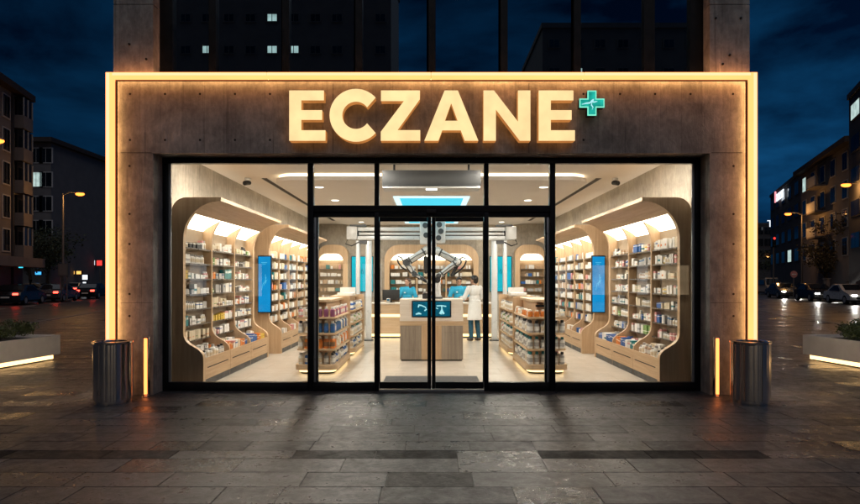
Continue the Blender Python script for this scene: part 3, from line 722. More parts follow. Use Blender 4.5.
# ------------------------------------------------------------------ products
def box_mesh(col, band):
    m = MB().box(-0.5, 0.5, -0.5, 0.5, 0, 1)
    if band:
        z0_ = rnd.choice((0.12, 0.30, 0.62, 0.78)); m.box(-0.506, 0.506, -0.506 + rnd.choice((0, 0, 0.35)), 0.506, z0_, z0_ + rnd.choice((0.08, 0.14, 0.22)), 1)
    me = bpy.data.meshes.new('medicine_box'); m.bm.to_mesh(me); m.bm.free()
    me.materials.append(M['p_' + col]); me.materials.append(M['p_' + (band or col)]); return me
def bottle_mesh(body, cap, label):
    m = MB()
    m.lathe([(0.42, 0), (0.5, 0.02), (0.5, 0.66), (0.44, 0.73), (0.24, 0.78), (0.24, 0.80)], n=14)
    m.lathe([(0.506, 0.18), (0.508, 0.19), (0.508, 0.52), (0.506, 0.53)], n=14, mi=2)
    m.lathe([(0.30, 0.79), (0.30, 0.98), (0.26, 1.0)], n=14, mi=1)
    me = bpy.data.meshes.new('bottle'); bmesh.ops.recalc_face_normals(m.bm, faces=m.bm.faces); m.bm.to_mesh(me); m.bm.free()
    for k in (body, cap, label): me.materials.append(M['p_' + k])
    for p in me.polygons: p.use_smooth = True
    me.set_sharp_from_angle(angle=R(40))
    return me
BOX = {}
for col, bands in {'white': (None, None, None, 'blue', 'grey', 'orange', 'teal', 'pink'), 'cream': (None, None, 'brown', 'orange', 'green'), 'grey': ('white', 'navy'), 'blue': ('white',), 'orange': ('white', 'cream'),
                   'pink': ('white',), 'yellow': ('brown',), 'tan': ('white',), 'black': ('white',), 'teal': ('white',), 'purple': ('white',), 'brown': ('cream',), 'green': ('white',)}.items():
    BOX[col] = [box_mesh(col, b) for b in bands]
BOT = {}
def bottle(col):
    if col not in BOT:
        cap = {'teal_cap': 'teal', 'orange': 'white', 'navy': 'white', 'purple': 'white', 'blue': 'white', 'white': 'grey', 'brown': 'white', 'amber': 'white', 'black': 'black', 'grey': 'black'}.get(col, 'white')
        body = {'teal_cap': 'white', 'amber': 'orange'}.get(col, col)
        lab = {'white': 'cream', 'teal_cap': 'grey', 'orange': 'brown', 'amber': 'orange', 'navy': 'blue', 'purple': 'purple', 'grey': 'white'}.get(col, 'white')
        BOT[col] = bottle_mesh(body, cap, lab)
    return BOT[col]
def put(mesh, name, label, cat, group, x, y, z, w_, d_, h_, rz=0.0):
    o = bpy.data.objects.new(name, mesh); COL.objects.link(o)
    o.location = (x, y, z); o.scale = (w_, d_, h_); o.rotation_euler = (0, 0, rz)
    tag(o, label, cat, group); return o
ORD = ['first', 'second', 'third', 'fourth', 'fifth', 'sixth', 'seventh', 'eighth', 'ninth', 'tenth', 'eleventh', 'twelfth']
SHF = ['lowest', 'second', 'third', 'fourth', 'fifth', 'sixth', 'top']
MIX = ['white'] * 17 + ['cream'] * 6 + ['grey'] * 2 + ['tan', 'tan', 'orange', 'blue', 'pink', 'pink', 'yellow', 'teal', 'black', 'green']
stock = MB(); STK = ['white', 'cream', 'grey', 'tan', 'orange', 'blue', 'pink', 'teal', 'navy']
def stuff_row(x0, y0, x1, y1, z, hmin, hmax, depth=0.09, dense=0.94):
    """many small packs along a line, all in the one stock mesh"""
    a, b = Vector((x0, y0, 0)), Vector((x1, y1, 0)); ln = (b - a).length; u = (b - a) / ln
    p = 0.01
    while p < ln - 0.04:
        run = rnd.randint(1, 4); ww = rnd.uniform(0.035, 0.085); h = rnd.uniform(hmin, hmax); ci = rnd.choice((0, 0, 0, 0, 0, 0, 0, 0, 0, 1, 1, 1, 2, 2, 3, 3, 4, 5, 6, 7))
        for _ in range(run):
            if p + ww > ln: break
            if rnd.random() < dense:
                c = a + u * (p + ww / 2)
                if abs(u.y) > 0.5: stock.box(c.x - depth / 2, c.x + depth / 2, c.y - ww * 0.46, c.y + ww * 0.46, z, z + h * rnd.uniform(0.93, 1), ci)
                else: stock.box(c.x - ww * 0.46, c.x + ww * 0.46, c.y - depth / 2, c.y + depth / 2, z, z + h * rnd.uniform(0.93, 1), ci)
            p += ww
        p += rnd.choice((0.004, 0.01, 0.03, 0.06))

# ------------------------------------------------------------------ wall cabinets
ZS = [0.66 + 0.24 * k for k in range(7)]
def cabinet(sd, y0, y1, nb, xw, xv, xb, xc, top, label, front):
    side = 'left' if sd < 0 else 'right'
    t = thing('wall_cabinet', label, 'cabinet', (sd * xb, y0, 0), group='curved oak wall cabinets')
    rx, rz_ = xv - xc, 0.56
    a0 = top - 0.055
    prof = [(xw, 0.0), (xw, top - 0.22)] + arc(xw - 0.22, top - 0.22, 0.22, 0.22, 0, 90, 7)[1:] + [(xc, top), (xc, a0)] \
        + [(xc + rx * math.sin(R(q)), a0 - rz_ + rz_ * math.cos(R(q))) for q in range(6, 91, 7)] + [(xv, a0 - rz_)] \
        + bez((xv, 0.82), (xv, 0.58), (xb, 0.62), (xb, 0.43), 10) + [(xb, 0.0)]
    T3 = lambda y: (lambda p: Vector((sd * p[0], y, p[1])))
    th = 0.085
    MB().sheet([prof], T3(y0), Vector((0, th, 0))).build('end_panel', 'oak', t)
    MB().sheet([prof], T3(y1 - th), Vector((0, th, 0))).build('end_panel', 'oak', t)
    bay = (y1 - y0 - th) / nb
    inset = [(min(x + 0.012, xw), z) for x, z in prof]
    ys = [y0 + th / 2 + bay * k for k in range(nb + 1)]
    for k in range(1, nb): MB().sheet([inset], T3(ys[k] - 0.022), Vector((0, 0.044, 0))).build('divider', 'oak', t)
    # canopy skin: top board and curved soffit
    can = [(xc, top - 0.002), (xc, a0 + 0.002)] + [(xc + rx * math.sin(R(q)), a0 - rz_ + rz_ * math.cos(R(q)) + 0.003) for q in range(6, 49, 7)]
    cq = [(x, z) for x, z in can] + [(xw - 0.16, a0 - 0.02), (xw - 0.16, top - 0.03), (xw - 0.20, top - 0.002)]
    MB().sheet([cq], T3(y0 + th + 0.001), Vector((0, y1 - y0 - 2 * th - 0.002, 0))).build('canopy', 'oak_y', t)
    lx, lz = can[-1]
    lp = bez((lx + 0.004, lz - 0.004), (lx + 0.40 * (xw - lx), lz - 0.06), (xw - 0.10, lz - 0.10), (xw - 0.022, lz - 0.18), 8)
    bx('back_panel', 'back', t, *sorted((sd * (xw - 0.018), sd * (xw - 0.002))), y0 + th + 0.001, y1 - th - 0.001, 0.1, lz - 0.17)
    bx('plinth', 'grey_metal', t, *sorted((sd * (xb + 0.012), sd * (xw - 0.02))), y0 + th + 0.002, y1 - th - 0.002, 0.005, 0.10)
    bx('base_deck', 'oak_y', t, *sorted((sd * (xb + 0.021), sd * (xw - 0.02))), y0 + th + 0.002, y1 - th - 0.002, 0.36, 0.385)
    for k in range(nb):
        b0 = ys[k] + (th / 2 + 0.002 if k == 0 else 0.024); b1 = ys[k + 1] - (th / 2 + 0.002 if k == nb - 1 else 0.024)
        inner = [(x, z - 0.02) for x, z in lp][::-1]
        MB().sheet([lp + [(x + 0.0, z + 0.012) for x, z in lp][::-1]], T3(b0), Vector((0, b1 - b0, 0))).build('light_panel', 'led_shelf', t)
        d = bx('drawer', 'oak_y', t, *sorted((sd * (xb + 0.002), sd * (xb + 0.02))), ys[k] + 0.004 + (th / 2 if k == 0 else 0), ys[k + 1] - 0.004 - (th / 2 if k == nb - 1 else 0), 0.105, 0.425)
        bx('handle_slot', 'dark_groove', d, *sorted((sd * (xb - 0.001), sd * (xb + 0.004))), b0 + 0.08, b1 - 0.08, 0.268, 0.283)
        for z in ZS:
            MB().box(*sorted((sd * (xv + 0.030), sd * (xw - 0.02))), b0, b1, z - 0.010, z).box(*sorted((sd * (xv + 0.022), sd * (xv + 0.029))), b0, b1, z - 0.021, z + 0.001, 1).build('shelf', ['shelf_glass', 'shelf'], t)
        wh = ['nearest bay', 'middle bay', 'farthest bay'][k] if front else ''
        xs = sd * (xv + 0.085)
        if front:
            for j, z in enumerate(ZS):
                p = b0 + rnd.uniform(0.02, 0.06); i = 0
                tot = 6 if j < 6 else 5
                col = None
                while p < b1 - 0.06 and i < 10:
                    if col is None or rnd.random() < 0.45: col = rnd.choice(MIX); ww = rnd.uniform(0.055, 0.115); h = rnd.uniform(0.075, 0.165); isb = rnd.random() < 0.30
                    if isb and col in ('white', 'orange', 'brown', 'blue', 'grey', 'teal', 'black', 'purple', 'cream', 'green', 'tan', 'pink', 'yellow'):
                        dd = min(ww * 0.75, 0.075)
                        lab = f'{col} bottle {ORD[i]} from window, {SHF[j]} shelf, {wh}, {side} front cabinet'
                        put(bottle(col), 'medicine_bottle', lab, 'bottle', 'small bottles on the front cabinets', xs, p + dd / 2, z, dd, dd, h * 1.05)
                        p += dd + rnd.uniform(0.004, 0.02)
                    else:
                        if p + ww > b1 - 0.01: ww = max(0.05, b1 - 0.012 - p)
                        lab = f'{col} box {ORD[i]} from window, {SHF[j]} shelf, {wh}, {side} front cabinet'
                        put(rnd.choice(BOX[col]), 'medicine_box', lab, 'medicine box', 'medicine boxes on the front cabinets', xs, p + ww / 2, z, rnd.uniform(0.07, 0.10), ww * 0.97, h, rnd.uniform(-0.05, 0.05))
                        p += ww + rnd.choice((0.003, 0.006, 0.02, 0.07))
                    h *= rnd.uniform(0.88, 1.1); i += 1
            # base bin: loose packs standing in rows
            p = b0 + 0.03; i = 0
            bc = {(-1, 0): ['grey', 'white', 'white', 'grey'], (-1, 1): ['orange', 'white', 'cream', 'orange', 'blue'], (-1, 2): ['blue', 'blue', 'orange', 'yellow'],
                  (1, 0): ['grey', 'white', 'tan', 'white'], (1, 1): ['teal', 'white', 'blue', 'orange'], (1, 2): ['blue', 'blue', 'white', 'blue']}[(sd, k)]
            while p < b1 - 0.12 and i < 8:
                col = bc[i * len(bc) // 8]; ww = 0.118; h = rnd.uniform(0.11, 0.17)
                lab = f'{col} box {ORD[i]} from the window in the base bin, {wh}, {side} front cabinet'
                if k == 0: put(bottle(col), 'medicine_bottle', lab.replace('box', 'bottle', 1), 'bottle', 'small bottles on the front cabinets', sd * (xb + 0.12), p + ww / 2, 0.387, 0.085, 0.085, h * 1.15)
                else: put(rnd.choice(BOX[col]), 'medicine_box', lab, 'medicine box', 'medicine boxes on the front cabinets', sd * (xb + 0.14), p + ww / 2, 0.387, 0.16, ww * 0.94, h, rnd.uniform(-0.06, 0.06))
                p += ww + 0.008; i += 1
            stuff_row(sd * (xb + 0.32), b0 + 0.02, sd * (xb + 0.32), b1 - 0.02, 0.387, 0.14, 0.20)
        else:
            for z in ZS: stuff_row(xs, b0 + 0.01, xs, b1 - 0.01, z, 0.09, 0.17)
            stuff_row(sd * (xb + 0.14), b0 + 0.01, sd * (xb + 0.14), b1 - 0.01, 0.387, 0.10, 0.15)
    return t
for sd in (-1, 1):
    side = 'left' if sd < 0 else 'right'
    cabinet(sd, 0.53, 3.95, 3, 3.865, 3.69, 3.39, 3.13, 2.83, f'curved oak medicine cabinet on the {side} wall right behind the shop window', True)
    cabinet(sd, 4.45, 9.0, 5, 3.865, 3.53, 3.26, 3.10, 2.80, f'longer curved oak medicine cabinet deeper along the {side} wall', False)

# ------------------------------------------------------------------ arched units on the back wall
def back_unit(x0, x1, divs, label, r=0.5, wall=0):
    yf, top, th = 11.5, 2.80, 0.17
    t = thing('arched_shelf', label, 'shelf unit', ((x0 + x1) / 2, yf, 0), group='arched oak shelf units on the back wall')
    outer = [(x1, 0.005)] + arc(x1 - r, top - r, r, r, 0, 90, 8) + arc(x0 + r, top - r, r, r, 90, 180, 8) + [(x0, 0.005)]
    ri = r - 0.1; xi0, xi1, ti = x0 + th, x1 - th, top - 0.30
    if wall < 0: xi0 = x0 + 0.02
    if wall > 0: xi1 = x1 - 0.02
    inn = [(xi1, 0.005)] + arc(xi1 - ri, ti - ri, ri, ri, 0, 90, 8) + arc(xi0 + ri, ti - ri, ri, ri, 90, 180, 8) + [(xi0, 0.005)]
    polys = [[outer[i], outer[i + 1], inn[i + 1], inn[i]] for i in range(len(outer) - 1)]
    MB().sheet(polys, lambda p: Vector((p[0], yf, p[1])), Vector((0, 0.40, 0))).build('arch_frame', 'oak', t)
    bx('back_panel', 'oak_x', t, xi0 + 0.002, xi1 - 0.002, yf + 0.30, yf + 0.32, 0.01, 2.36)
    q0 = math.degrees(math.asin((2.28 - (ti - ri)) / ri)); lp = arc(xi1 - ri, ti - ri, ri - 0.004, ri - 0.004, q0, 90, 8) + arc(xi0 + ri, ti - ri, ri - 0.004, ri - 0.004, 90, 180 - q0, 8)
    MB().sheet([lp], lambda p: Vector((p[0], yf + 0.20, p[1])), Vector((0, 0.03, 0))).build('light_panel', 'led_shelf', t)
    for d in divs: bx('divider', 'oak', t, d - 0.025, d + 0.025, yf + 0.05, yf + 0.298, 0.02, 2.29)
    xs = [xi0] + list(divs) + [xi1]
    for k in range(len(xs) - 1):
        for j in range(8):
            z = 0.45 + 0.255 * j
            if z > 2.1: continue
            bx('shelf', 'shelf', t, xs[k] + 0.027, xs[k + 1] - 0.027, yf + 0.07, yf + 0.298, z - 0.018, z)
            stuff_row(xs[k] + 0.03, yf + 0.14, xs[k + 1] - 0.03, yf + 0.14, z, 0.08, 0.15)
back_unit(-1.60, 1.60, (-0.5, 0.5), 'wide arched oak shelf unit in the middle of the back wall behind the counter')
back_unit(-3.86, -2.84, (), 'narrow arched oak shelf unit at the left end of the back wall', 0.36, -1)
back_unit(2.84, 3.86, (), 'narrow arched oak shelf unit at the right end of the back wall', 0.36, 1)

# ------------------------------------------------------------------ wall screens
def screen(px, py0, py1, D, wd, mat, label, mark):
    x = (px - 431.5) / F * D; z0 = CAM_Z + (280 - py1) / F * D; z1 = CAM_Z + (280 - py0) / F * D; y = D - 8
    t = thing('wall_screen', label, 'screen', (x, y, z0), group='tall advertising screens')
    bx('bezel', 'black_metal', t, x - wd / 2, x + wd / 2, y, y + 0.045, z0, z1, 0.01)
    bx('display', mat, t, x - wd / 2 + 0.02, x + wd / 2 - 0.02, y - 0.004, y - 0.0005, z0 + 0.025, z1 - 0.025)
    zc = z0 + (z1 - z0) * 0.56
    e = MB()
    if mark == 'drop':
        e.tube([(x - 0.02, y - 0.008, zc - 0.06), (x - 0.04, y - 0.008, zc), (x, y - 0.008, zc + 0.09), (x + 0.03, y - 0.008, zc), (x + 0.03, y - 0.008, zc - 0.07)], 0.008, 6)
    else:
        for q in range(3): e.tube([(x - 0.06 + 0.05 * q, y - 0.008, zc - 0.2 + 0.1 * q), (x - 0.03 + 0.03 * q, y - 0.008, zc - 0.06), (x + 0.06 - 0.02 * q, y - 0.008, zc + 0.02 + 0.06 * q)], 0.006, 6)
        e.box(x - 0.07, x + 0.06, y - 0.008, y - 0.006, z1 - 0.16, z1 - 0.145); e.box(x - 0.05, x + 0.03, y - 0.008, y - 0.006, z1 - 0.19, z1 - 0.18)
    e.build('graphic', 'navy_mark' if mark == 'drop' else 'screen_faint', t)
M['navy_mark'] = glow('dark screen mark', (0.0, 0.10, 0.20), 0.6)
for sd in (-1, 1):
    side = 'left' if sd < 0 else 'right'
    screen(431.5 + sd * 167.0, 255.5, 313, 12.36, 0.30, 'screen_blue', f'tall blue screen on the end of the deeper {side} wall cabinet', 'lines')
    screen(431.5 + sd * 69.3, 256, 292, 19.85, 0.76, 'screen_teal', f'tall teal screen on the back wall, {side} of the arched shelf', 'drop')

# ------------------------------------------------------------------ shelving islands
def island(sd, y0, y1, tiers, label, where, nf, ns):
    side = 'left' if sd < 0 else 'right'
    xi, xo = 1.62, 2.30
    t = thing('shelving_island', label, 'display shelf', (sd * (xi + xo) / 2, y0, 0), group='oak shelving islands')
    X = lambda v: sd * v
    r = 0.13
    def deck(z0, z1, e, name, mat='oak_x'):
        pts = rrect(xi - e, xo + e, y0 - e, y1, r)
        return MB().sheet([pts], lambda p: Vector((X(p[0]), p[1], z0)), Vector((0, 0, z1 - z0))).build(name, mat, t)
    deck(0.075, 0.165, 0.02, 'base')
    pts = rrect(xi + 0.05, xo - 0.05, y0 + 0.05, y1 - 0.05, r)
    MB().sheet([pts], lambda p: Vector((X(p[0]), p[1], 0.006)), Vector((0, 0, 0.028))).build('foot', 'black_metal', t)
    MB().sheet([rrect(xi + 0.03, xo - 0.03, y0 + 0.03, y1 - 0.03, r)], lambda p: Vector((X(p[0]), p[1], 0.036)), Vector((0, 0, 0.036))).build('base_light', 'led_under', t)
    core0, core1 = xi + 0.20, xo - 0.20
    bx('core', 'oak', t, *sorted((X(core0), X(core1))), y0 + 0.22, y1 - 0.002, 0.166, 1.22)
    deck(1.222, 1.262, -0.12, 'top_board')
    bx('end_board', 'oak', t, *sorted((X(xi), X(xo))), y1 + 0.002, y1 + 0.05, 0.01, 1.26)
    zs = (0.166, 0.432, 0.702, 0.972)
    for z in zs[1:]: deck(z - 0.03, z - 0.001, 0.0, 'shelf')
    for j, (z, spec) in enumerate(zip(zs, tiers)):
        tn = ('bottom', 'second', 'third', 'top')[j]
        cols, h, wd = spec
        for i in range(nf):
            x = xi + 0.07 + (xo - xi - 0.14) * i / (nf - 1)
            col = cols[(i * len(cols)) // nf]
            cn = {'teal_cap': 'teal capped', 'amber': 'amber'}.get(col, col)
            put(bottle(col), 'product_bottle', f'{cn} bottle {ORD[i]} from the aisle on the front end, {tn} tier, {where} {side} island', 'bottle', 'bottles on the shelving islands', X(x), y0 + 0.085 + rnd.uniform(-0.01, 0.01), z, wd, wd, h * rnd.uniform(0.95, 1.03), rnd.uniform(0, 6))
        for i in range(ns):
            y = y0 + 0.24 + (y1 - y0 - 0.31) * i / (ns - 1)
            col = cols[(i * 2 + j) % len(cols)] if rnd.random() < 0.7 else rnd.choice(cols + ['white'])
            cn = {'teal_cap': 'teal capped', 'amber': 'amber'}.get(col, col)
            put(bottle(col), 'product_bottle', f'{cn} bottle {ORD[i]} from the front along the aisle, {tn} tier, {where} {side} island', 'bottle', 'bottles on the shelving islands', X(xi + 0.075), y, z, wd, wd, h * rnd.uniform(0.92, 1.03), rnd.uniform(0, 6))
        stuff_row(X(xo - 0.09), y0 + 0.28, X(xo - 0.09), y1 - 0.02, z, h * 0.7, h * 0.95)
    return t
LT = [(['grey', 'white', 'blue', 'white'], 0.20, 0.085), (['orange', 'amber', 'orange', 'cream'], 0.21, 0.09), (['navy', 'navy', 'white', 'grey'], 0.21, 0.085), (['purple', 'purple', 'white', 'pink'], 0.17, 0.08)]
RT = [(['teal_cap', 'teal_cap', 'grey'], 0.21, 0.09), (['teal_cap', 'grey', 'teal_cap'], 0.20, 0.09), (['grey', 'white', 'grey'], 0.21, 0.095), (['amber', 'amber', 'white', 'cream'], 0.12, 0.09)]
WT = [(['white', 'grey', 'blue'], 0.19, 0.085), (['white', 'teal_cap', 'white'], 0.19, 0.085), (['white', 'green', 'cream'], 0.18, 0.085), (['blue', 'white', 'white'], 0.18, 0.085)]
WR = [(['white', 'blue', 'white'], 0.19, 0.085), (['teal_cap', 'white', 'pink'], 0.19, 0.085), (['white', 'green', 'grey'], 0.18, 0.085), (['white', 'white', 'cream'], 0.17, 0.085)]
island(-1, 1.72, 3.40, LT, 'oak shelving island with orange and navy bottles, left of the doors', 'front', 6, 9)
island(1, 1.72, 3.40, RT, 'oak shelving island with teal capped bottles, right of the doors', 'front', 6, 9)
island(-1, 4.05, 5.75, WT, 'oak shelving island with white and blue bottles, behind the left front island', 'rear', 5, 7)
island(1, 4.05, 5.75, WR, 'oak shelving island with white bottles, behind the right front island', 'rear', 5, 7)
for x, y, lab in ((-1.85, 4.5, 'white carton display lying on the left rear island top'), (1.85, 4.4, 'white carton display lying on the right rear island top')):
    t = thing('display_carton', lab, 'carton', (x, y, 1.2635))
    bx('tray', 'p_white', t, x - 0.17, x + 0.17, y - 0.2, y + 0.2, 1.2635, 1.33, 0.004)
    bx('header', 'p_white', t, x - 0.17, x + 0.17, y + 0.18, y + 0.198, 1.331, 1.44)
t = thing('shelf_display', 'small black strip display on the front of the right front island', 'display', (1.97, 1.93, 1.13))
bx('strip', 'black_rubber', t, 1.80, 2.03, 1.925, 1.938, 1.135, 1.17); bx('clip', 'pale_metal', t, 1.9, 1.93, 1.9385, 1.9395, 1.14, 1.165)

# ------------------------------------------------------------------ service counter, kiosk, robot
t = thing('service_counter', 'long oak pharmacy counter with a glowing strip across its front', 'counter', (0, 7.8, 0))
bx('worktop', 'white_oak', t, -1.80, 1.80, 7.76, 8.45, 0.93, 0.97, 0.006)
bx('upper_front', 'oak_x', t, -1.76, 1.76, 7.80, 8.40, 0.66, 0.928)
bx('strip_light', 'led_under', t, -1.755, 1.755, 7.83, 8.38, 0.585, 0.658)
bx('lower_front', 'oak_x', t, -1.76, 1.76, 7.80, 8.40, 0.12, 0.583)
bx('foot_light', 'led_under', t, -1.74, 1.74, 7.84, 8.36, 0.045, 0.118)
bx('plinth', 'grey_metal', t, -1.74, 1.74, 7.86, 8.36, 0.006, 0.043)
p = at(391, 303.5, 16.0)
t = thing('monitor', 'black computer monitor on the counter in front of the woman', 'monitor', (p.x, p.y, 0.972))
MB().box(p.x - 0.24, p.x + 0.24, p.y, p.y + 0.035, 1.04, 1.33, bevel=0.008).build('display_back', 'black_rubber', t, smooth=40)
MB().cyl((p.x, p.y + 0.03, 0.985), (p.x, p.y + 0.03, 1.06), 0.02).build('stand', 'black_metal', t)
MB().box(p.x - 0.10, p.x + 0.10, p.y - 0.05, p.y + 0.11, 0.972, 0.985, bevel=0.003).build('foot', 'black_metal', t)
p = at(388.5, 303.5, 15.95)
t = thing('card_terminal', 'small pale payment terminal on the counter beside the monitor', 'payment terminal', (p.x, p.y, 0.972))
MB().box(p.x - 0.05, p.x + 0.05, p.y - 0.10, p.y - 0.02, 0.972, 1.09, bevel=0.008).build('terminal_body', 'pale_metal', t, smooth=40)
bx('terminal_screen', 'screen_dark', t, p.x - 0.035, p.x + 0.035, p.y - 0.104, p.y - 0.1005, 1.03, 1.075)

ky = 3.30
t = thing('robot_kiosk', 'square oak robot kiosk with a dark screen standing in the centre aisle', 'kiosk', (0, ky, 0))
bx('plinth', 'dark_groove', t, -0.60, 0.60, ky + 0.03, ky + 0.75, 0.005, 0.03)
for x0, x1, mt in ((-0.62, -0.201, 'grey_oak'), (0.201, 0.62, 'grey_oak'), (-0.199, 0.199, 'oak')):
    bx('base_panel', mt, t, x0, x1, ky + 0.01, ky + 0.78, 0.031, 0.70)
bx('band', 'oak_x', t, -0.63, 0.63, ky, ky + 0.79, 0.702, 0.79)
hd = MB().sheet([[(ky - 0.005, 0.792), (ky + 0.02, 1.22), (ky + 0.80, 1.22), (ky + 0.80, 0.792)]], lambda q: Vector((-0.625, q[0], q[1])), Vector((1.25, 0, 0))).build('head', 'white_oak', t)
scn = MB().box(-0.39, 0.39, -0.012, 0.02, -0.165, 0.165, bevel=0.006)
tilt = Matrix.Translation((0, ky + 0.006, 1.03)) @ Matrix.Rotation(R(-3.3), 4, 'X')
bmesh.ops.transform(scn.bm, matrix=tilt, verts=scn.bm.verts)
so = scn.build('screen', 'black_metal', t, smooth=40)
def tilted(build, name, mat):
    bmesh.ops.transform(build.bm, matrix=tilt, verts=build.bm.verts); return build.build(name, mat, so)
tilted(MB().box(-0.365, 0.365, -0.016, -0.0125, -0.142, 0.142), 'screen_image', 'screen_dark')
g = MB()
yy = -0.021
g.tube([(-0.26, yy, 0.075), (-0.20, yy, 0.07), (-0.12, yy, 0.035)], [0.018, 0.014, 0.012], 6).tube([(-0.25, yy, 0.075), (-0.26, yy, 0.03)], 0.014, 6)
g.tube([(-0.12, yy, 0.035), (-0.10, yy, -0.01), (-0.14, yy, -0.035)], 0.016, 6).tube([(-0.31, yy, -0.105), (-0.25, yy, -0.085), (-0.20, yy, -0.10)], [0.012, 0.022, 0.012], 6)
g.tube([(0.10, yy, 0.06), (0.20, yy, 0.065), (0.29, yy, 0.05)], 0.013, 6).tube([(0.20, yy, 0.06), (0.205, yy, -0.03), (0.17, yy, -0.10)], [0.02, 0.025, 0.03], 6)
g.tube([(0.205, yy, -0.03), (0.24, yy, -0.10)], [0.02, 0.026], 6).tube([(0.09, yy, 0.02), (0.13, yy, 0.0)], 0.010, 6)
tilted(g, 'screen_graphic', 'screen_mark')

def robot():
    Y = 6.9; s = F / 14.9
    P = lambda px, py, dy=0.0: Vector(((px - 431.5) / s, Y + dy, CAM_Z + (280 - py) / s))
    t = thing('gantry_robot', 'white two armed robot hanging from a rail between white posts', 'robot', (0, Y, 0))
    for sd in (-1, 1):
        for x, wd in ((1.66, 0.075), (1.94, 0.05)):
            MB().box(sd * x - wd, sd * x + wd, Y + 0.20, Y + 0.34, 0.02, 2.93, bevel=0.012).build('post', 'post_white', t, smooth=40)
            MB().box(sd * x - wd - 0.05, sd * x + wd + 0.05, Y + 0.15, Y + 0.40, 0.005, 0.03).build('foot_plate', 'grey_metal', t)
        hb = MB().box(sd * 2.08 - 0.14, sd * 2.08 + 0.14, Y + 0.08, Y + 0.38, 2.66, 3.0, bevel=0.02).build('drive_box', 'white_paint', t, smooth=40)
        MB().cyl((sd * 1.93, Y + 0.2, 2.83), (sd * 1.90, Y + 0.2, 2.83), 0.10, n=20).build('pulley', 'black_rubber', hb)
        MB().box(sd * 1.92 - 0.22, sd * 1.92 + 0.2, Y + 0.1, Y + 0.3, 3.01, 3.05).box(sd * 1.8 - 0.1, sd * 1.8 + 0.1, Y + 0.16, Y + 0.26, 2.55, 2.64).build('bracket', 'grey_metal', t)
        MB().tube([(sd * 2.2, Y + 0.22, 2.68), (sd * 2.26, Y + 0.2, 2.55), (sd * 2.10, Y + 0.2, 2.50), (sd * 1.9, Y + 0.2, 2.6)], 0.016).build('drive_cable', 'black_rubber', t, smooth=60)
    for z, hh in ((2.93, 0.05), (2.81, 0.03), (2.70, 0.05)):
        MB().box(-1.93, 1.93, Y + 0.11, Y + 0.19, z - hh, z + hh, bevel=0.01).build('rail', 'post_white', t, smooth=40)
    MB().box(-1.93, 1.93, Y + 0.135, Y + 0.165, 2.755, 2.77).box(-1.93, 1.93, Y + 0.135, Y + 0.165, 2.855, 2.87).build('rail_slot', 'black_rubber', t)
    # carriage
    cg = MB().box(-0.30, -0.02, Y - 0.16, Y + 0.10, 2.52, 3.12, bevel=0.025).box(0.06, 0.36, Y - 0.16, Y + 0.10, 2.55, 3.12, bevel=0.025).build('carriage', 'white_paint', t, smooth=40)
    for x, z in ((-0.16, 3.0), (-0.14, 2.75), (0.20, 3.02), (0.24, 2.85), (0.18, 2.68)):
        MB().cyl((x, Y - 0.20, z), (x, Y - 0.158, z), 0.07, n=18).build('joint_cap', 'grey_metal', cg, smooth=40)
    MB().cyl((0.02, Y, 3.1), (0.02, Y, 3.395), 0.09, n=18).build('drop_tube', 'pale_metal', t, smooth=40)
    MB().limb([(0, Y - 0.03, 2.5), (0.0, Y - 0.03, 2.34)], [0.13, 0.11], 16).build('shoulder', 'white_paint', t, smooth=50)
    def seg(name, a, b, r0, r1, mat='white_paint'):
        a, b = Vector(a), Vector(b); d = (b - a)
        r0 *= 1.22; r1 *= 1.22
        m = MB().limb([a, a + d * 0.18, a + d * 0.82, b], [r0, r0 * 0.82, r1 * 0.85, r1], 14)
        o = m.build(name, mat, t, smooth=50); ORG[o.name] = ORG[t.name]
        n = MB().cyl(b + Vector((0, -r1 * 1.05, 0)), b + Vector((0, r1 * 1.05, 0)), r1 * 0.92, n=18)
        n.cyl(a + d * 0.13, a + d * 0.19, r0 * 0.98, n=18)
        n.cyl(a + d * 0.80, a + d * 0.85, r1 * 1.0, n=18)
        n.tube([a + d * 0.1 + Vector((0.02, -r0 * 1.25, 0)), a + d * 0.5 + Vector((0.03, -r0 * 1.15, 0.03)), b + Vector((0, -r1 * 1.25, 0))], 0.013, 6)
        n.build('joint_cap', 'grey_metal', o, smooth=40)
        # dark panel line along the underside
        up = Vector((d.z, 0, -d.x)).normalized() * (r1 * 0.78)
        if up.z > 0: up = -up
        MB().tube([a + d * 0.22 + up + Vector((0, -0.03, 0)), a + d * 0.78 + up + Vector((0, -0.03, 0))], 0.018, 6).build('trim', 'black_rubber', o)
        return o
    seg('upper_arm', P(427, 250), P(406.5, 262.5), 0.095, 0.085)
    seg('forearm', P(406.5, 263), P(414.5, 274.0, -0.05), 0.07, 0.06)
    seg('wrist', P(414.5, 274.0, -0.05), P(422, 278.5, -0.05), 0.055, 0.045)
    m = MB().limb([P(422, 278.5, -0.05), P(426, 281.5, -0.05)], [0.05, 0.035], 12)
    gr = m.build('gripper', 'black_rubber', t, smooth=50)
    for q in (-1, 1): MB().tube([P(425.5, 281, -0.05 + 0.02 * q), P(427.5 + 0.5 * q, 283.2, -0.05 + 0.03 * q), P(428 + 0.3 * q, 285, -0.05 + 0.02 * q)], 0.009, 6).build('gripper_finger', 'grey_metal', gr)
    seg('upper_arm', P(437, 251), P(458, 262), 0.095, 0.085)
    seg('forearm', P(457.5, 261.5, -0.06), P(438.5, 276.0, -0.06), 0.075, 0.06)
    seg('wrist', P(438.5, 276, -0.06), P(438.5, 284, -0.06), 0.055, 0.06)
    m = MB().limb([P(458.5, 263, 0.05), P(452, 275, 0.0)], [0.05, 0.04], 12); m.build('tool_arm', 'black_rubber', t, smooth=50)
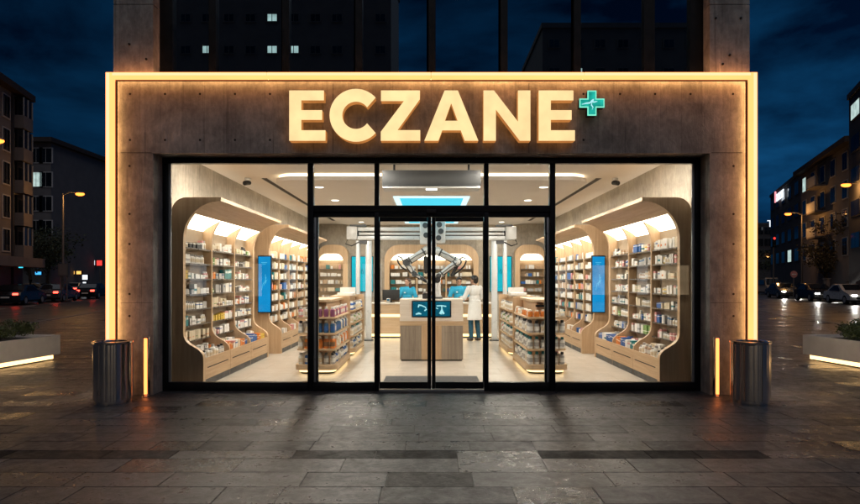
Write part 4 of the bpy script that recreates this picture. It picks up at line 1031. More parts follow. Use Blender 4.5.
    m = MB().limb([P(425.5, 258, 0.02), P(426, 272, 0.02)], [0.055, 0.045], 12); m.build('tool_arm', 'black_rubber', t, smooth=50)
    def loop(pts): MB().tube([P(*q) for q in pts], 0.020, 8).build('cable', 'black_rubber', t, smooth=60)
    loop([(405, 263), (401, 257.5), (398.3, 256.5), (397, 258.5), (398.5, 263), (402, 267.5), (406, 270)])
    loop([(458, 261), (462, 257.5), (465, 258), (466.3, 261), (464, 266.5), (459, 271), (454, 274.5), (452.5, 276.5)])
    return P
robot()
# small test robot stand on the kiosk top
t = thing('kiosk_arm', 'white upright robot arm stub standing on the kiosk top', 'robot arm', (0.11, ky + 0.35, 1.221))
MB().cyl((0.11, ky + 0.35, 1.2215), (0.11, ky + 0.35, 1.26), 0.12, n=20).build('foot', 'grey_metal', t, smooth=40)
MB().limb([(0.11, ky + 0.35, 1.27), (0.11, ky + 0.35, 1.40), (0.12, ky + 0.35, 1.58)], [0.085, 0.075, 0.062], 16).build('arm', 'white_paint', t, smooth=50)
MB().cyl((0.12, ky + 0.27, 1.60), (0.12, ky + 0.43, 1.60), 0.06, n=18).build('joint', 'black_rubber', t, smooth=40)
t = thing('pill_jar', 'small dark jar on the kiosk top beside the stile', 'jar', (-0.13, ky + 0.3, 1.221))
MB().lathe([(0.05, 0), (0.055, 0.01), (0.055, 0.10), (0.04, 0.115)], (-0.13, ky + 0.3, 1.2215)).build('jar_body', 'black_rubber', t, smooth=40)
MB().lathe([(0.045, 0.116), (0.045, 0.14)], (-0.13, ky + 0.3, 1.2215)).build('jar_lid', 'pale_metal', t, smooth=40)

# ------------------------------------------------------------------ people
def remeshed(mb, name, mat, parent, voxel):
    bmesh.ops.recalc_face_normals(mb.bm, faces=mb.bm.faces)
    me = bpy.data.meshes.new(name); mb.bm.to_mesh(me); mb.bm.free()
    o = bpy.data.objects.new(name, me); COL.objects.link(o)
    md = o.modifiers.new('r', 'REMESH'); md.mode = 'VOXEL'; md.voxel_size = voxel; md.use_smooth_shade = True
    sm = o.modifiers.new('s', 'SMOOTH'); sm.factor = 0.5; sm.iterations = 3
    dg = bpy.context.evaluated_depsgraph_get()
    me2 = bpy.data.meshes.new_from_object(o.evaluated_get(dg)); me2.name = name
    o.modifiers.clear(); o.data = me2; bpy.data.meshes.remove(me)
    me2.materials.clear(); me2.materials.append(M[mat])
    for p_ in me2.polygons: p_.use_smooth = True
    o.parent = parent
    return o
def hand(mb, wrist, d, side, curl=0.5):
    """palm, four unequal fingers and a thumb along direction d"""
    d = Vector(d).normalized(); up = Vector((0, 0, 1)); lat = d.cross(up).normalized() if abs(d.z) < 0.95 else Vector((1, 0, 0)); nrm = lat.cross(d).normalized()
    w0 = Vector(wrist); palm = w0 + d * 0.085
    mb.limb([w0, w0 + d * 0.045 + lat * 0.016, palm + lat * 0.026], [0.024, 0.022, 0.014], 8).limb([w0, w0 + d * 0.045 - lat * 0.016, palm - lat * 0.026], [0.024, 0.022, 0.014], 8).limb([w0, palm], [0.024, 0.018], 8)
    for i, ln in enumerate((0.066, 0.076, 0.072, 0.055)):
        b = palm + lat * side * (0.031 - 0.021 * i)
        k1 = b + d * ln * 0.5 - nrm * 0.008; k2 = k1 + (d * (1 - curl) - nrm * curl).normalized() * ln * 0.5
        mb.limb([b, k1, k2], [0.0100, 0.0092, 0.0078], 7)
    tb = w0 + d * 0.03 + lat * side * 0.026
    mb.limb([tb, tb + (d * 0.7 + lat * side * 0.7) * 0.035, tb + (d * 0.95 + lat * side * 0.3) * 0.07 - nrm * 0.01], [0.013, 0.0105, 0.0085], 7)
def figure(name_label, loc, rz, H, skin, hair, top, female, hands, head_turn=0.0, tilt_=0.0, coat=False):
    t = thing('person', name_label, 'person', loc, rz, local=True)
    k = H / 1.70
    V = lambda x, y, z: Vector((x * k, y * k, z * k))
    sw = 0.175 if female else 0.20; hw = 0.085
    feet = [V(-0.10, 0.02, 0.08), V(0.11, -0.04, 0.08)]; knees = [V(-0.10, 0.035, 0.47), V(0.105, 0.01, 0.47)]; hips = [V(-hw, 0, 0.90), V(hw, 0, 0.90)]
    pel, wai, che, nec, hb = V(0, 0, 0.95), V(0, 0.01, 1.12), V(0, 0.0, 1.30), V(0, -0.005, 1.44), V(0, 0.015, 1.50)
    b = MB()
    for f, kn, h in zip(feet, knees, hips):
        b.limb([h, kn, f], [0.085 * k, 0.055 * k, 0.038 * k], 12)
        b.limb([f - V(0, 0.03, 0.03), f + V(0, 0.14, -0.045)], [0.04 * k, 0.03 * k], 10)
    b.ball(pel, 0.135 * k, (1.12, 0.8, 0.9)).ball(wai, 0.125 * k, (1.05, 0.75, 1.1)).ball(che, 0.15 * k, (1.12, 0.72, 1.0)).ball(V(0, 0, 1.385), 0.10 * k, (1.55, 0.72, 0.55))
    b.limb([V(0, -0.005, 1.40), nec, hb], [0.065 * k, 0.055 * k, 0.054 * k], 14)
    hc = V(0, 0.02, 1.585)
    rot = Euler((tilt_, 0, head_turn))
    HQ = lambda x, y, z: hc + rot.to_matrix() @ V(x, y, z)
    b.ball(HQ(0, -0.005, 0.02), 0.092 * k, (0.84, 1.06, 1.05), 18, rot=rot).ball(HQ(0, 0.028, -0.045), 0.066 * k, (0.92, 0.95, 1.1), 16, rot=rot).ball(HQ(0, 0.058, -0.088), 0.026 * k, (1.1, 0.8, 0.8))
    b.limb([HQ(0, 0.088, 0.012), HQ(0, 0.108, -0.025)], [0.009 * k, 0.014 * k], 8)
    for q in (-1, 1):
        b.ball(HQ(q * 0.078, -0.008, -0.005), 0.026 * k, (0.35, 0.7, 1.15), 10, rot=rot); b.ball(HQ(q * 0.034, 0.078, 0.024), 0.014 * k, (1.5, 0.6, 0.5), 8, rot=rot)
    b.ball(HQ(0, 0.088, -0.054), 0.016 * k, (1.6, 0.55, 0.5), 10, rot=rot)
    arms = []
    for q, hd_ in zip((-1, 1), hands):
        shl = V(q * sw, 0, 1.385); el = Vector(hd_[0]) * k; wr = Vector(hd_[1]) * k
        b.limb([shl, el, wr], [0.052 * k, 0.040 * k, 0.026 * k], 12); b.limb([V(q * 0.05, 0, 1.36), shl], [0.06 * k, 0.055 * k], 12)
        hand(b, wr, (Vector(hd_[2])), -q, hd_[3] if len(hd_) > 3 else 0.4)
        arms.append((shl, el, wr))
    remeshed(b, 'body', skin, t, 0.0065)
    # eyes, brows, lips
    for q in (-1, 1):
        MB().ball(HQ(q * 0.034, 0.083, 0.012), 0.010 * k, (1.2, 0.6, 0.8), 8).build('eye', 'p_black', t, smooth=60, local=True)
        MB().tube([HQ(q * 0.018, 0.096, 0.030), HQ(q * 0.036, 0.092, 0.035), HQ(q * 0.052, 0.078, 0.030)], 0.0045 * k, 6).build('eyebrow', hair, t, local=True)
    MB().tube([HQ(-0.022, 0.092, -0.052), HQ(0, 0.100, -0.051), HQ(0.022, 0.092, -0.052)], [0.003, 0.006, 0.003], 6).build('lips', 'p_pink', t, local=True)
    h = MB()
    h.ball(HQ(0, -0.022, 0.042), 0.098 * k, (0.90, 1.03, 0.98), 18, rot=rot)
    if female:
        h.ball(HQ(0, -0.055, -0.02), 0.085 * k, (0.95, 0.75, 1.2), 14).limb([HQ(-0.06, -0.05, -0.01), HQ(-0.085, -0.03, -0.11), HQ(-0.085, 0.01, -0.19)], [0.045 * k, 0.04 * k, 0.02 * k], 10).limb([HQ(0.06, -0.05, 0.0), HQ(0.07, -0.05, -0.09)], [0.04 * k, 0.025 * k], 10)
    else:
        h.ball(HQ(0, -0.052, -0.005), 0.078 * k, (0.98, 0.72, 1.15), 14)
    h.limb([HQ(-0.05, 0.040, 0.088), HQ(0.0, 0.052, 0.100), HQ(0.05, 0.040, 0.088)], [0.020 * k] * 3, 10)
    ho = remeshed(h, 'hair', hair, t, 0.007)
    # clothing
    c = MB()
    g_ = 0.022
    for q, (shl, el, wr) in zip((-1, 1), arms):
        if coat: c.limb([shl, el, el + (wr - el) * 0.93], [0.068 * k, 0.058 * k, 0.046 * k], 14)
        else: c.limb([shl, shl + (el - shl) * 0.80], [0.066 * k, 0.066 * k], 14)
        c.limb([V(q * 0.06, 0, 1.35), shl], [0.075 * k, 0.066 * k], 14)
    c.ball(che, (0.15 + g_) * k, (1.12, 0.76, 1.0)).ball(wai, (0.13 + g_) * k, (1.08, 0.80, 1.1)).ball(pel, (0.138 + g_) * k, (1.12, 0.86, 0.9)).ball(V(0, 0, 1.385), 0.112 * k, (1.55, 0.78, 0.6))
    if coat:
        sk = bmesh.new(); bmesh.ops.create_cone(sk, cap_ends=True, segments=28, radius1=0.215, radius2=0.165, depth=0.52)
        c.merge(sk, 0, Matrix.Translation(V(0.004, -0.005, 0.81)) @ Matrix.Diagonal((1.0 * k, 0.84 * k, k, 1)))
        c.ball(V(0, -0.01, 1.43), 0.075 * k, (1.0, 0.95, 0.45))
    remeshed(c, 'coat' if coat else 'scrub_top', top, t, 0.010)
    if coat:
        MB().tube([V(0.0, -0.135, 0.95), V(0.003, -0.158, 0.80), V(0.005, -0.166, 0.62)], 0.004, 6).build('coat_vent', 'p_grey', t, local=True)
    else:
        MB().box(0.05 * k, 0.10 * k, 0.128 * k, 0.134 * k, 1.26 * k, 1.29 * k).build('name_badge', 'p_white', t, local=True)
    l = MB()
    for f, kn, hp in zip(feet, knees, hips): l.limb([hp, kn, f + V(0, 0, 0.02)], [(0.080 if coat else 0.098) * k, 0.070 * k, 0.058 * k], 14)
    l.ball(pel, (0.125 if coat else 0.142) * k, (1.1, 0.8, 0.8))
    remeshed(l, 'trousers', 'trousers', t, 0.010)
    for f in feet:
        s_ = MB(); s_.ball(f + V(0, 0.045, -0.045), 0.05 * k, (0.95, 2.6, 0.75), 14).ball(f + V(0, -0.02, -0.03), 0.05 * k, (0.95, 1.1, 1.0), 12)
        remeshed(s_, 'shoe', 'shoe', t, 0.008)
    return t
figure('person in white lab coat and blue trousers standing at the counter, back to the doors', (1.13, 7.08, 0.006), R(38), 1.70, 'skin_tan', 'hair_dark', 'coat', False,
       [((-0.27, 0.10, 1.12), (-0.17, 0.33, 1.13), (0.3, 1, 0.05), 0.4), ((0.27, 0.06, 1.12), (0.16, 0.32, 1.11), (-0.3, 1, 0.0), 0.4)], head_turn=0.35, coat=True)
figure('person in blue scrubs with brown hair behind the counter, beside the monitor', (-0.70, 8.72, 0.006), R(180), 1.64, 'skin', 'hair_brown', 'scrubs', True,
       [((-0.26, 0.06, 1.10), (-0.17, 0.28, 1.04), (0.4, 1, -0.1), 0.4), ((0.26, 0.06, 1.10), (0.20, 0.29, 1.04), (-0.2, 1, -0.1), 0.4)], head_turn=-0.55)
figure('person in blue scrubs with short dark hair serving the person in the coat', (0.80, 8.75, 0.006), R(185), 1.66, 'skin_tan', 'hair_dark', 'scrubs', False,
       [((-0.29, 0.06, 1.10), (-0.16, 0.30, 1.06), (0.5, 1, 0.0), 0.5), ((0.29, 0.06, 1.10), (0.12, 0.30, 1.06), (-0.5, 1, 0.0), 0.5)], head_turn=0.12, tilt_=-0.18)

so_ = stock.build('stocked_medicines', ['p_' + c for c in STK])
so_['kind'] = 'stuff'; so_['label'] = 'tightly packed medicine packs filling the rear cabinets, bins and arched shelves'

# ------------------------------------------------------------------ things in front of the shop
for sd in (-1, 1):
    side = 'left' if sd < 0 else 'right'
    x, y = sd * (716.2 - 431.5) / 72.5, -0.10
    t = thing('bollard_light', f'slim upright light bar in front of the {side} concrete column', 'bollard light', (x, y, 0), group='upright light bars beside the shopfront')
    MB().lathe([(0.055, 0.001), (0.055, 0.012), (0.045, 0.016)], (x, y, 0), 24).build('foot', 'steel', t, smooth=40)
    MB().box(x - 0.036, x + 0.036, y - 0.012, y + 0.05, 0.017, 0.815, bevel=0.004).build('post', 'steel', t, smooth=40)
    MB().box(x - 0.020, x + 0.020, y - 0.028, y - 0.0125, 0.03, 0.80, bevel=0.004).build('light_tube', 'led_bollard', t, smooth=40)
    x, y = sd * 4.185, -0.46
    t = thing('litter_bin', f'polished steel litter bin of fluted panels under the {side} light tube', 'litter bin', (x, y, 0), group='polished steel litter bins')
    rad = 0.235
    m = MB(); b0 = []; b1 = []
    prng = random.Random(3 if sd < 0 else 5)
    angs = [0.0]
    while angs[-1] < 2 * math.pi - 0.30: angs.append(angs[-1] + prng.uniform(0.12, 0.30))
    angs.append(2 * math.pi)
    for a0_, a1_ in zip(angs, angs[1:]):
        r0_, r1_ = rad + prng.uniform(-0.011, 0.005), rad + prng.uniform(-0.011, 0.005)
        for a_, r_ in ((a0_ + 0.008, rad - 0.013), (a0_ + 0.018, r0_), ((a0_ + a1_) / 2, (r0_ + r1_) / 2 + 0.002), (a1_ - 0.010, r1_), (a1_ - 0.002, rad - 0.013)):
            b0.append(m.bm.verts.new((x + r_ * math.cos(a_), y + r_ * math.sin(a_), 0.05))); b1.append(m.bm.verts.new((x + r_ * math.cos(a_), y + r_ * math.sin(a_), 0.775)))
    n = len(b0)
    for kk in range(n): m.bm.faces.new((b0[kk], b0[(kk + 1) % n], b1[(kk + 1) % n], b1[kk]))
    m.build('body', 'steel', t, smooth=25)
    MB().lathe([(0.19, 0.70), (0.237, 0.775), (0.245, 0.778), (0.247, 0.80), (0.232, 0.806), (0.17, 0.80), (0.16, 0.70)], (x, y, 0), 48).build('rim', 'steel', t, smooth=40)
    MB().lathe([(0.225, 0.002), (0.225, 0.048), (0.15, 0.049)], (x, y, 0), 40).build('base_ring', 'steel', t, smooth=40)
    MB().lathe([(0.155, 0.10), (0.155, 0.78)], (x, y, 0), 32).build('liner', 'black_rubber', t)

def shrub(loc, rx, ry, h, n, label, seed):
    r_ = random.Random(seed)
    t = thing('shrub', label, 'shrub', loc, group='low shrubs in the planters')
    m = MB()
    for _ in range(9):
        a = r_.uniform(0, 6.28); q = r_.uniform(0.2, 0.85)
        e = Vector((math.cos(a) * rx * q, math.sin(a) * ry * q, h * r_.uniform(0.5, 0.85)))
        m.tube([Vector(loc), Vector(loc) + Vector((e.x * 0.4, e.y * 0.4, e.z * 0.6)), Vector(loc) + e], [0.012, 0.008, 0.003], 5)
    m.build('stem', 'bark', t)
    bm = bmesh.new()
    cl = [(r_.uniform(-0.75, 0.75), r_.uniform(-0.75, 0.75), r_.uniform(0.35, 0.8)) for _ in range(26)]
    for _ in range(n):
        cx, cy, cz = r_.choice(cl); d = Vector((r_.gauss(0, 1), r_.gauss(0, 1), r_.gauss(0, 1))).normalized() * (r_.random() ** 0.4)
        p = Vector((cx * rx + d.x * rx * 0.30, cy * ry + d.y * ry * 0.22, max(0.02, (cz + d.z * 0.27) * h)))
        q = Euler((r_.uniform(-1.2, 1.2), r_.uniform(-1.2, 1.2), r_.uniform(0, 6.28))).to_matrix(); s_ = r_.uniform(0.016, 0.032)
        vs = [bm.verts.new(p + q @ Vector(v)) for v in ((-s_ * 0.5, 0, 0), (0, -s_, 0.004), (s_ * 0.5, 0, 0), (0, s_, 0.004))]
        bm.faces.new(vs)
    m = MB(); m.bm.free(); m.bm = bm
    bmesh.ops.translate(bm, vec=Vector(loc), verts=bm.verts)
    m.build('foliage', 'leaf', t, recalc=False)
def planter(sd):
    side = 'left' if sd < 0 else 'right'
    a = Vector((sd * 7.47, 3.55, 0)); dr = Vector((sd * 0.20, -1.35, 0)).normalized(); ot = Vector((-dr.y * (1 if sd > 0 else -1), dr.x * (1 if sd > 0 else -1), 0))
    if ot.x * sd < 0: ot = -ot
    ln, dp = 4.2, 1.15
    t = thing('planter', f'long pale planter box with a glowing base at the {side} kerb', 'planter', a, group='pale lit planter boxes')
    Q = lambda u, v: a + dr * u + ot * v
    def slab(name, u0, u1, v0, v1, z0, z1, mat):
        pts = [Q(u0, v0), Q(u1, v0), Q(u1, v1), Q(u0, v1)]
        return MB().sheet([[(p.x, p.y) for p in pts]], lambda p: Vector((p[0], p[1], z0)), Vector((0, 0, z1 - z0))).build(name, mat, t)
    slab('wall', 0, ln, 0, 0.06, 0.115, 0.50, 'planter'); slab('wall', 0, ln, dp - 0.06, dp, 0.115, 0.50, 'planter')
    slab('wall', 0, 0.06, 0.062, dp - 0.062, 0.115, 0.50, 'planter'); slab('wall', ln - 0.06, ln, 0.062, dp - 0.062, 0.115, 0.50, 'planter')
    slab('bottom', 0.061, ln - 0.061, 0.061, dp - 0.061, 0.117, 0.15, 'planter'); slab('soil', 0.061, ln - 0.061, 0.061, dp - 0.061, 0.152, 0.44, 'soil')
    slab('plinth', 0.12, ln - 0.12, 0.12, dp - 0.12, 0.002, 0.028, 'black_metal')
    slab('base_light', 0.10, ln - 0.10, 0.07, dp - 0.10, 0.03, 0.113, 'led_planter')
    for i, (u, hh) in enumerate(((0.85, 0.40), (2.05, 0.33), (3.3, 0.36))):
        p = Q(u, 0.58)
        shrub((p.x, p.y, 0.441), 0.62, 0.60, hh, 5200, f'low leafy shrub in the {side} planter, ' + ('at its far end' if i == 0 else 'in its middle' if i == 1 else 'at its near end'), 20 + i + (10 if sd > 0 else 0))
planter(-1); planter(1)

# ------------------------------------------------------------------ street: lamps, buildings, trees, cars, signs
def street_lamp(px, py, D, arm_px, label, energy, pole_in=True, base_z=0.0, small=False):
    h = at(px, py, D); pb = at(arm_px, py, D)
    t = thing('street_lamp', label, 'street lamp', (pb.x, pb.y, base_z), group='sodium street lamps')
    r = 0.10 if not small else 0.06
    MB().tube([(pb.x, pb.y, base_z), (pb.x, pb.y, h.z * 0.55), (pb.x, pb.y, h.z + 0.05)], [r, r * 0.8, r * 0.55], 10).build('pole', 'pole', t, smooth=50)
    d = 1 if h.x > pb.x else -1
    MB().tube([(pb.x, pb.y, h.z - 0.1), (pb.x + (h.x - pb.x) * 0.4, pb.y, h.z + 0.14), (h.x - d * 0.2, h.y, h.z + 0.12)], r * 0.45, 8).build('arm', 'pole', t, smooth=50)
    hd_ = MB().ball(Vector((h.x, h.y, h.z + 0.10)), 0.3, (1.3, 0.55, 0.32), 14).build('lamp_head', 'pole', t, smooth=60)
    MB().ball(Vector((h.x, h.y, h.z)), 0.32, (1.15, 0.6, 0.5), 12).build('lens', 'sodium', hd_, smooth=60)
    lamp('lamp_light', 'POINT', (h.x, h.y - 0.1, h.z - 0.25), energy, (1.0, 0.47, 0.13), 0.2, parent=t)
    return t
street_lamp(80, 194, 46, 63, 'tall street lamp left of the shop, full pole in view', 230)
street_lamp(-2, 141, 34, -30, 'street lamp glowing at the far left edge by the beige apartments', 200)
street_lamp(846, 185, 42, 873, 'street lamp glowing high at the right edge before the apartments', 230)
street_lamp(788, 214, 60, 802, 'tall street lamp right of the shop, full pole in view', 280)
street_lamp(102, 226, 78, 96, 'thin distant street lamp close beside the left light tube', 300, small=True)
street_lamp(51, 229.5, 82, 44, 'distant street lamp behind the left billboard pole', 300, small=True)
street_lamp(811, 248, 100, 803, 'small distant street lamp behind the pole on the right', 250, small=True)

def facade(name, label, A, Bp, depth, height, floors, cols, wall, lit=(), frame='render_white', base_h=3.4, win=(1.3, 1.5), balc=(), parapet=0.4, roof=None, cat='building', group=None, out=1):
    """a block whose main face runs from A to Bp (x, y); windows are parts with frame and pane"""
    A = Vector((A[0], A[1], 0)); B2 = Vector((Bp[0], Bp[1], 0)); u = (B2 - A); ln = u.length; u = u / ln
    nrm = Vector((u.y, -u.x, 0)) * out
    t = thing(name, label, cat, A, group=group)
    def blk(nm, u0, u1, d0, d1, z0, z1, mat, parent=None):
        pts = [A + u * u0 + nrm * d0, A + u * u1 + nrm * d0, A + u * u1 + nrm * d1, A + u * u0 + nrm * d1]
        o = MB().sheet([[(p.x, p.y) for p in pts]], lambda p: Vector((p[0], p[1], z0)), Vector((0, 0, z1 - z0)))
        return o.build(nm, mat, parent or t)
    blk('wall', 0, ln, -depth, 0, 0, height, wall)
    if roof: blk('roof', -0.5, ln + 0.5, -depth - 0.4, 0.7, height + 0.002, height + 0.5, roof)
    else: blk('parapet', -0.1, ln + 0.1, -depth - 0.1, 0.12, height + 0.002, height + parapet, wall)
    fh = (height - base_h) / floors; bw = ln / cols
    for f in range(floors):
        for c in range(cols):
            z0 = base_h + fh * f + (fh - win[1]) * 0.45; uc = bw * (c + 0.5)
            fo = blk('window', uc - win[0] / 2 - 0.1, uc + win[0] / 2 + 0.1, 0.002, 0.07, z0 - 0.1, z0 + win[1] + 0.1, frame)
            k_ = (f, c)
            mt = 'lit_window' if k_ in lit else 'glass_dark'
            for q in (0, 1):
                blk('pane', uc - win[0] / 2 + q * (win[0] / 2 + 0.03), uc - 0.03 + q * win[0] / 2, 0.072, 0.085, z0, z0 + win[1], mt, fo)
            if (f, c) in balc or c in [b for b in balc if isinstance(b, int)]:
                bo = blk('balcony', uc - bw * 0.46, uc + bw * 0.46, 0.088, 1.1, base_h + fh * f - 0.15, base_h + fh * f, wall)
                blk('railing', uc - bw * 0.46, uc + bw * 0.46, 1.02, 1.10, base_h + fh * f + 0.002, base_h + fh * f + 0.95, frame, bo)
    return t, blk
# left side
a = at(23, 280, 46); b = (a.x + 2.6, a.y - 11.0)
t, blk = facade('apartment_block', 'beige apartment block with bay windows at the far left', b, (a.x, a.y), 10, 16.0, 5, 6, 'render_beige', (), roof='roof', win=(1.0, 1.6))
blk('canopy', 1.0, 11.2, 0.12, 1.6, 2.6, 3.3, 'render_beige')
blk('drainpipe', 9.3, 9.45, 0.01, 0.16, 0.1, 15.9, 'render_dark')
for f_ in range(5):
    q_ = blk('bay_window', 9.6, 11.2, 0.09, 0.75, 3.3 + 2.52 * f_, 4.3 + 2.52 * f_, 'render_beige'); blk('pane', 9.65, 11.15, 0.12, 0.70, 4.302 + 2.52 * f_, 5.7 + 2.52 * f_, 'glass_dark', q_)
    for w_ in (9.6, 10.35, 11.1): blk('frame_bar', w_, w_ + 0.09, 0.701, 0.76, 4.302 + 2.52 * f_, 5.7 + 2.52 * f_, 'render_white', q_)
p0, p1 = at(18.2, 266, 44.5), at(23.5, 266, 44.5)
def lit_box(name, label, px0, px1, py0, py1, D, mat, cat='sign', post=True, group=None, depth=0.25, legs=1, frame='black_metal'):
    a_, b_ = at(px0, py1, D), at(px1, py0, D)
    t = thing(name, label, cat, ((a_.x + b_.x) / 2, a_.y, 0 if post else a_.z), group=group)
    bx('sign_case', frame, t, a_.x, b_.x, a_.y, a_.y + depth, a_.z, b_.z)
    e = 0.04 * (b_.z - a_.z) + 0.02
    bx('sign_face', mat, t, a_.x + e, b_.x - e, a_.y - 0.02, a_.y - 0.001, a_.z + e, b_.z - e)
    if post:
        for q in range(legs):
            xx = (a_.x + b_.x) / 2 if legs == 1 else (a_.x + 0.15 + q * (b_.x - a_.x - 0.3))
            MB().cyl((xx, a_.y + depth / 2, -0.006), (xx, a_.y + depth / 2, a_.z), 0.06, n=8).build('sign_post', 'pole', t)
    return t
lit_box('lit_sign', 'cyan lit box sign projecting from the beige apartment canopy', 18.2, 23.6, 260.5, 268.5, 43.8, 'sign_cyan', post=False)
lit_box('lit_sign', 'small white lit sign on the beige apartment canopy at the picture edge', -1, 3.5, 260.5, 265, 43.0, 'sign_white', post=False)
c = at(22, 280, 62); d = at(51, 280, 62)
t, blk = facade('apartment_block', 'grey apartment block with one bright window, left of the shop', (c.x, c.y), (d.x, d.y), 12, 16.4, 5, 3, 'render_grey', ((3, 1),), balc=(0,), roof='roof')
c = at(51.5, 280, 66); d = at(61, 280, 66)
facade('apartment_block', 'narrow grey stair tower beside the grey apartment block', (c.x, c.y), (d.x, d.y), 8, 15.8, 5, 1, 'render_grey')
c = at(58, 280, 112); d = at(112, 280, 112)
facade('apartment_block', 'low dark block far behind the left street lamps', (c.x, c.y), (d.x, d.y), 15, 14.5, 4, 5, 'render_dark', ((0, 3),), frame='render_dark')
# right side
c = at(849, 280, 44); d = at(905, 280, 33)
facade('office_block', 'tall dark office block with a lit window band at the right edge', (c.x, c.y), (d.x, d.y), 12, 15.4, 5, 3, 'render_dark', ((4, 0), (4, 1)), frame='render_dark', win=(2.2, 1.1))
c = at(801, 280, 66); d = at(852, 280, 50)
t, blk = facade('apartment_block', 'brown grey apartment block with a pitched roof on the right', (c.x, c.y), (d.x, d.y), 12, 13.6, 4, 5, 'render_beige', ((3, 0),), balc=(2,), roof='roof')
blk('chimney', 3.0, 3.9, -4, -3.2, 14.1, 15.4, 'render_dark'); blk('dormer', 10, 13, -4, -1.5, 14.1, 15.0, 'render_dark')
c = at(770.5, 280, 88); d = at(801, 280, 68)
t, blk = facade('office_block', 'dark blue glass office block carrying white sign lettering', (c.x, c.y), (d.x, d.y), 14, 14.2, 4, 5, 'render_dark', ((0, 3),), frame='render_dark', win=(2.2, 1.5))
blk('chimney', 12, 12.8, -3, -2.2, 14.6, 16.2, 'render_dark')
c = at(740, 280, 120); d = at(772, 280, 118)
facade('apartment_block', 'distant dark block beside the right light tube', (c.x, c.y), (d.x, d.y), 14, 13.0, 4, 4, 'render_dark', (), frame='render_dark')

def lettering(name, label, txt, p, size, rz, cols, cat='sign'):
    t = thing(name, label, cat, p)
    x = 0.0
    for i, ch in enumerate(txt):
        if ch == ' ': x += size * 0.4; continue
        cu = bpy.data.curves.new('letter', 'FONT'); cu.body = ch; cu.size = size; cu.extrude = 0.05
        o = bpy.data.objects.new('letter', cu); COL.objects.link(o)
        dg = bpy.context.evaluated_depsgraph_get(); dg.update()
        me = bpy.data.meshes.new_from_object(o.evaluated_get(dg)); wd = max(v.co.x for v in me.vertices)
        bpy.data.objects.remove(o); bpy.data.curves.remove(cu)
        me.materials.clear(); me.materials.append(M[cols[min(i, len(cols) - 1)]])
        o = bpy.data.objects.new('letter', me); COL.objects.link(o); o.parent = t
        o.rotation_euler = (R(90), 0, rz); o.location = (x * math.cos(rz), x * math.sin(rz), 0)
        x += wd + size * 0.07
c = at(770.5, 280, 88); d = at(801, 280, 68); u = (d - c).normalized(); nn = Vector((u.y, -u.x, 0))
p = c + u * 6.0 + nn * 0.35
rzz = math.atan2(u.y, u.x)
dist = p.y + 8; zz = CAM_Z + (280 - 203) / F * dist
M['sign_redwhite'] = glow('reddish initial', (1.0, 0.35, 0.40), 1.3)
lettering('roof_sign', 'white lit lettering with a red initial high on the blue office block', 'Bancer', (p.x, p.y, zz), 2.3, rzz, ['sign_redwhite', 'sign_white'])
p = at(766, 227, 115); lettering('shop_lettering', 'small white lit characters on the distant dark block', 'T 21', (p.x, p.y - 0.4, p.z), 1.9, 0, ['sign_white'])

# lit signs along the far footways
lit_box('billboard', 'blank pale billboard strapped to the left street lamp pole', 58, 68, 263.5, 276, 45.2, 'render_beige', frame='pole', legs=2)
lit_box('lit_sign', 'blue lit sign on a post under the left tree', 35, 41.5, 271.5, 275, 60, 'sign_blue')
lit_box('lit_sign', 'amber lit sign nearest the billboard', 70, 74.8, 270.8, 274.5, 66, 'sign_amber', group='amber street signs')
lit_box('lit_sign', 'amber lit sign between its twin and the white totem', 76.2, 81.5, 270.8, 274.5, 66, 'sign_amber', group='amber street signs')
lit_box('lit_sign', 'white lit totem of stacked panels left of the shop', 82, 88, 274.5, 280, 62, 'sign_white')
lit_box('lit_sign', 'lower white panel standing under the lit totem', 82.5, 86.5, 281.5, 287, 62, 'sign_white')
lit_box('lit_sign', 'white lit square sign beside the red one, left of the shop', 90.5, 95.2, 260, 265.5, 70, 'sign_white')
lit_box('lit_sign', 'red lit sign close beside the left light tube', 96.3, 102.5, 260, 266, 70, 'sign_red')
lit_box('lit_sign', 'red glowing banner sign at the right edge of the street', 852, 866, 263, 269.5, 52, 'sign_red')
lit_box('lit_sign', 'pale blue lit kiosk panel behind the round road sign', 796.5, 800.5, 279.5, 288, 72, 'sign_blue')
lit_box('lit_sign', 'pale blue lit shop panel near the sand coloured van', 776, 781.5, 279, 287, 84, 'sign_blue')
def round_sign(px, py, D, rad, label):
    p_ = at(px, py, D)
    t = thing('road_sign', label, 'road sign', (p_.x, p_.y, -0.006))
    MB().cyl((p_.x, p_.y + 0.06, -0.006), (p_.x, p_.y + 0.06, p_.z + rad), 0.05, n=8).build('sign_post', 'pole', t)
    MB().cyl((p_.x, p_.y, p_.z), (p_.x, p_.y + 0.03, p_.z), rad, n=28).build('disc', 'p_pink', t)
    MB().box(p_.x - rad * 0.65, p_.x + rad * 0.65, p_.y - 0.012, p_.y - 0.001, p_.z - rad * 0.16, p_.z + rad * 0.16).build('bar', 'p_white', t)
round_sign(794, 274.3, 50, 0.30, 'round red no entry sign on a post in front of the right street')
def signal(px, py0, D, label, lit):
    p_ = at(px, py0, D)
    t = thing('traffic_light', label, 'traffic light', (p_.x, p_.y, -0.006))
    MB().cyl((p_.x, p_.y, -0.006), (p_.x, p_.y, p_.z), 0.07, n=10).build('pole', 'pole', t)
    hd_ = bx('signal_head', 'black_metal', t, p_.x - 0.17, p_.x + 0.17, p_.y - 0.16, p_.y - 0.075, p_.z - 1.1, p_.z)
    for q, mt in enumerate(('sign_red', 'black_rubber', 'black_rubber')):
        MB().cyl((p_.x, p_.y - 0.18, p_.z - 0.2 - 0.34 * q), (p_.x, p_.y - 0.161, p_.z - 0.2 - 0.34 * q), 0.13, n=16).build('signal_lens', mt, hd_)
signal(773.5, 236.5, 58, 'traffic light showing red on a slim pole right of the shop', 0)

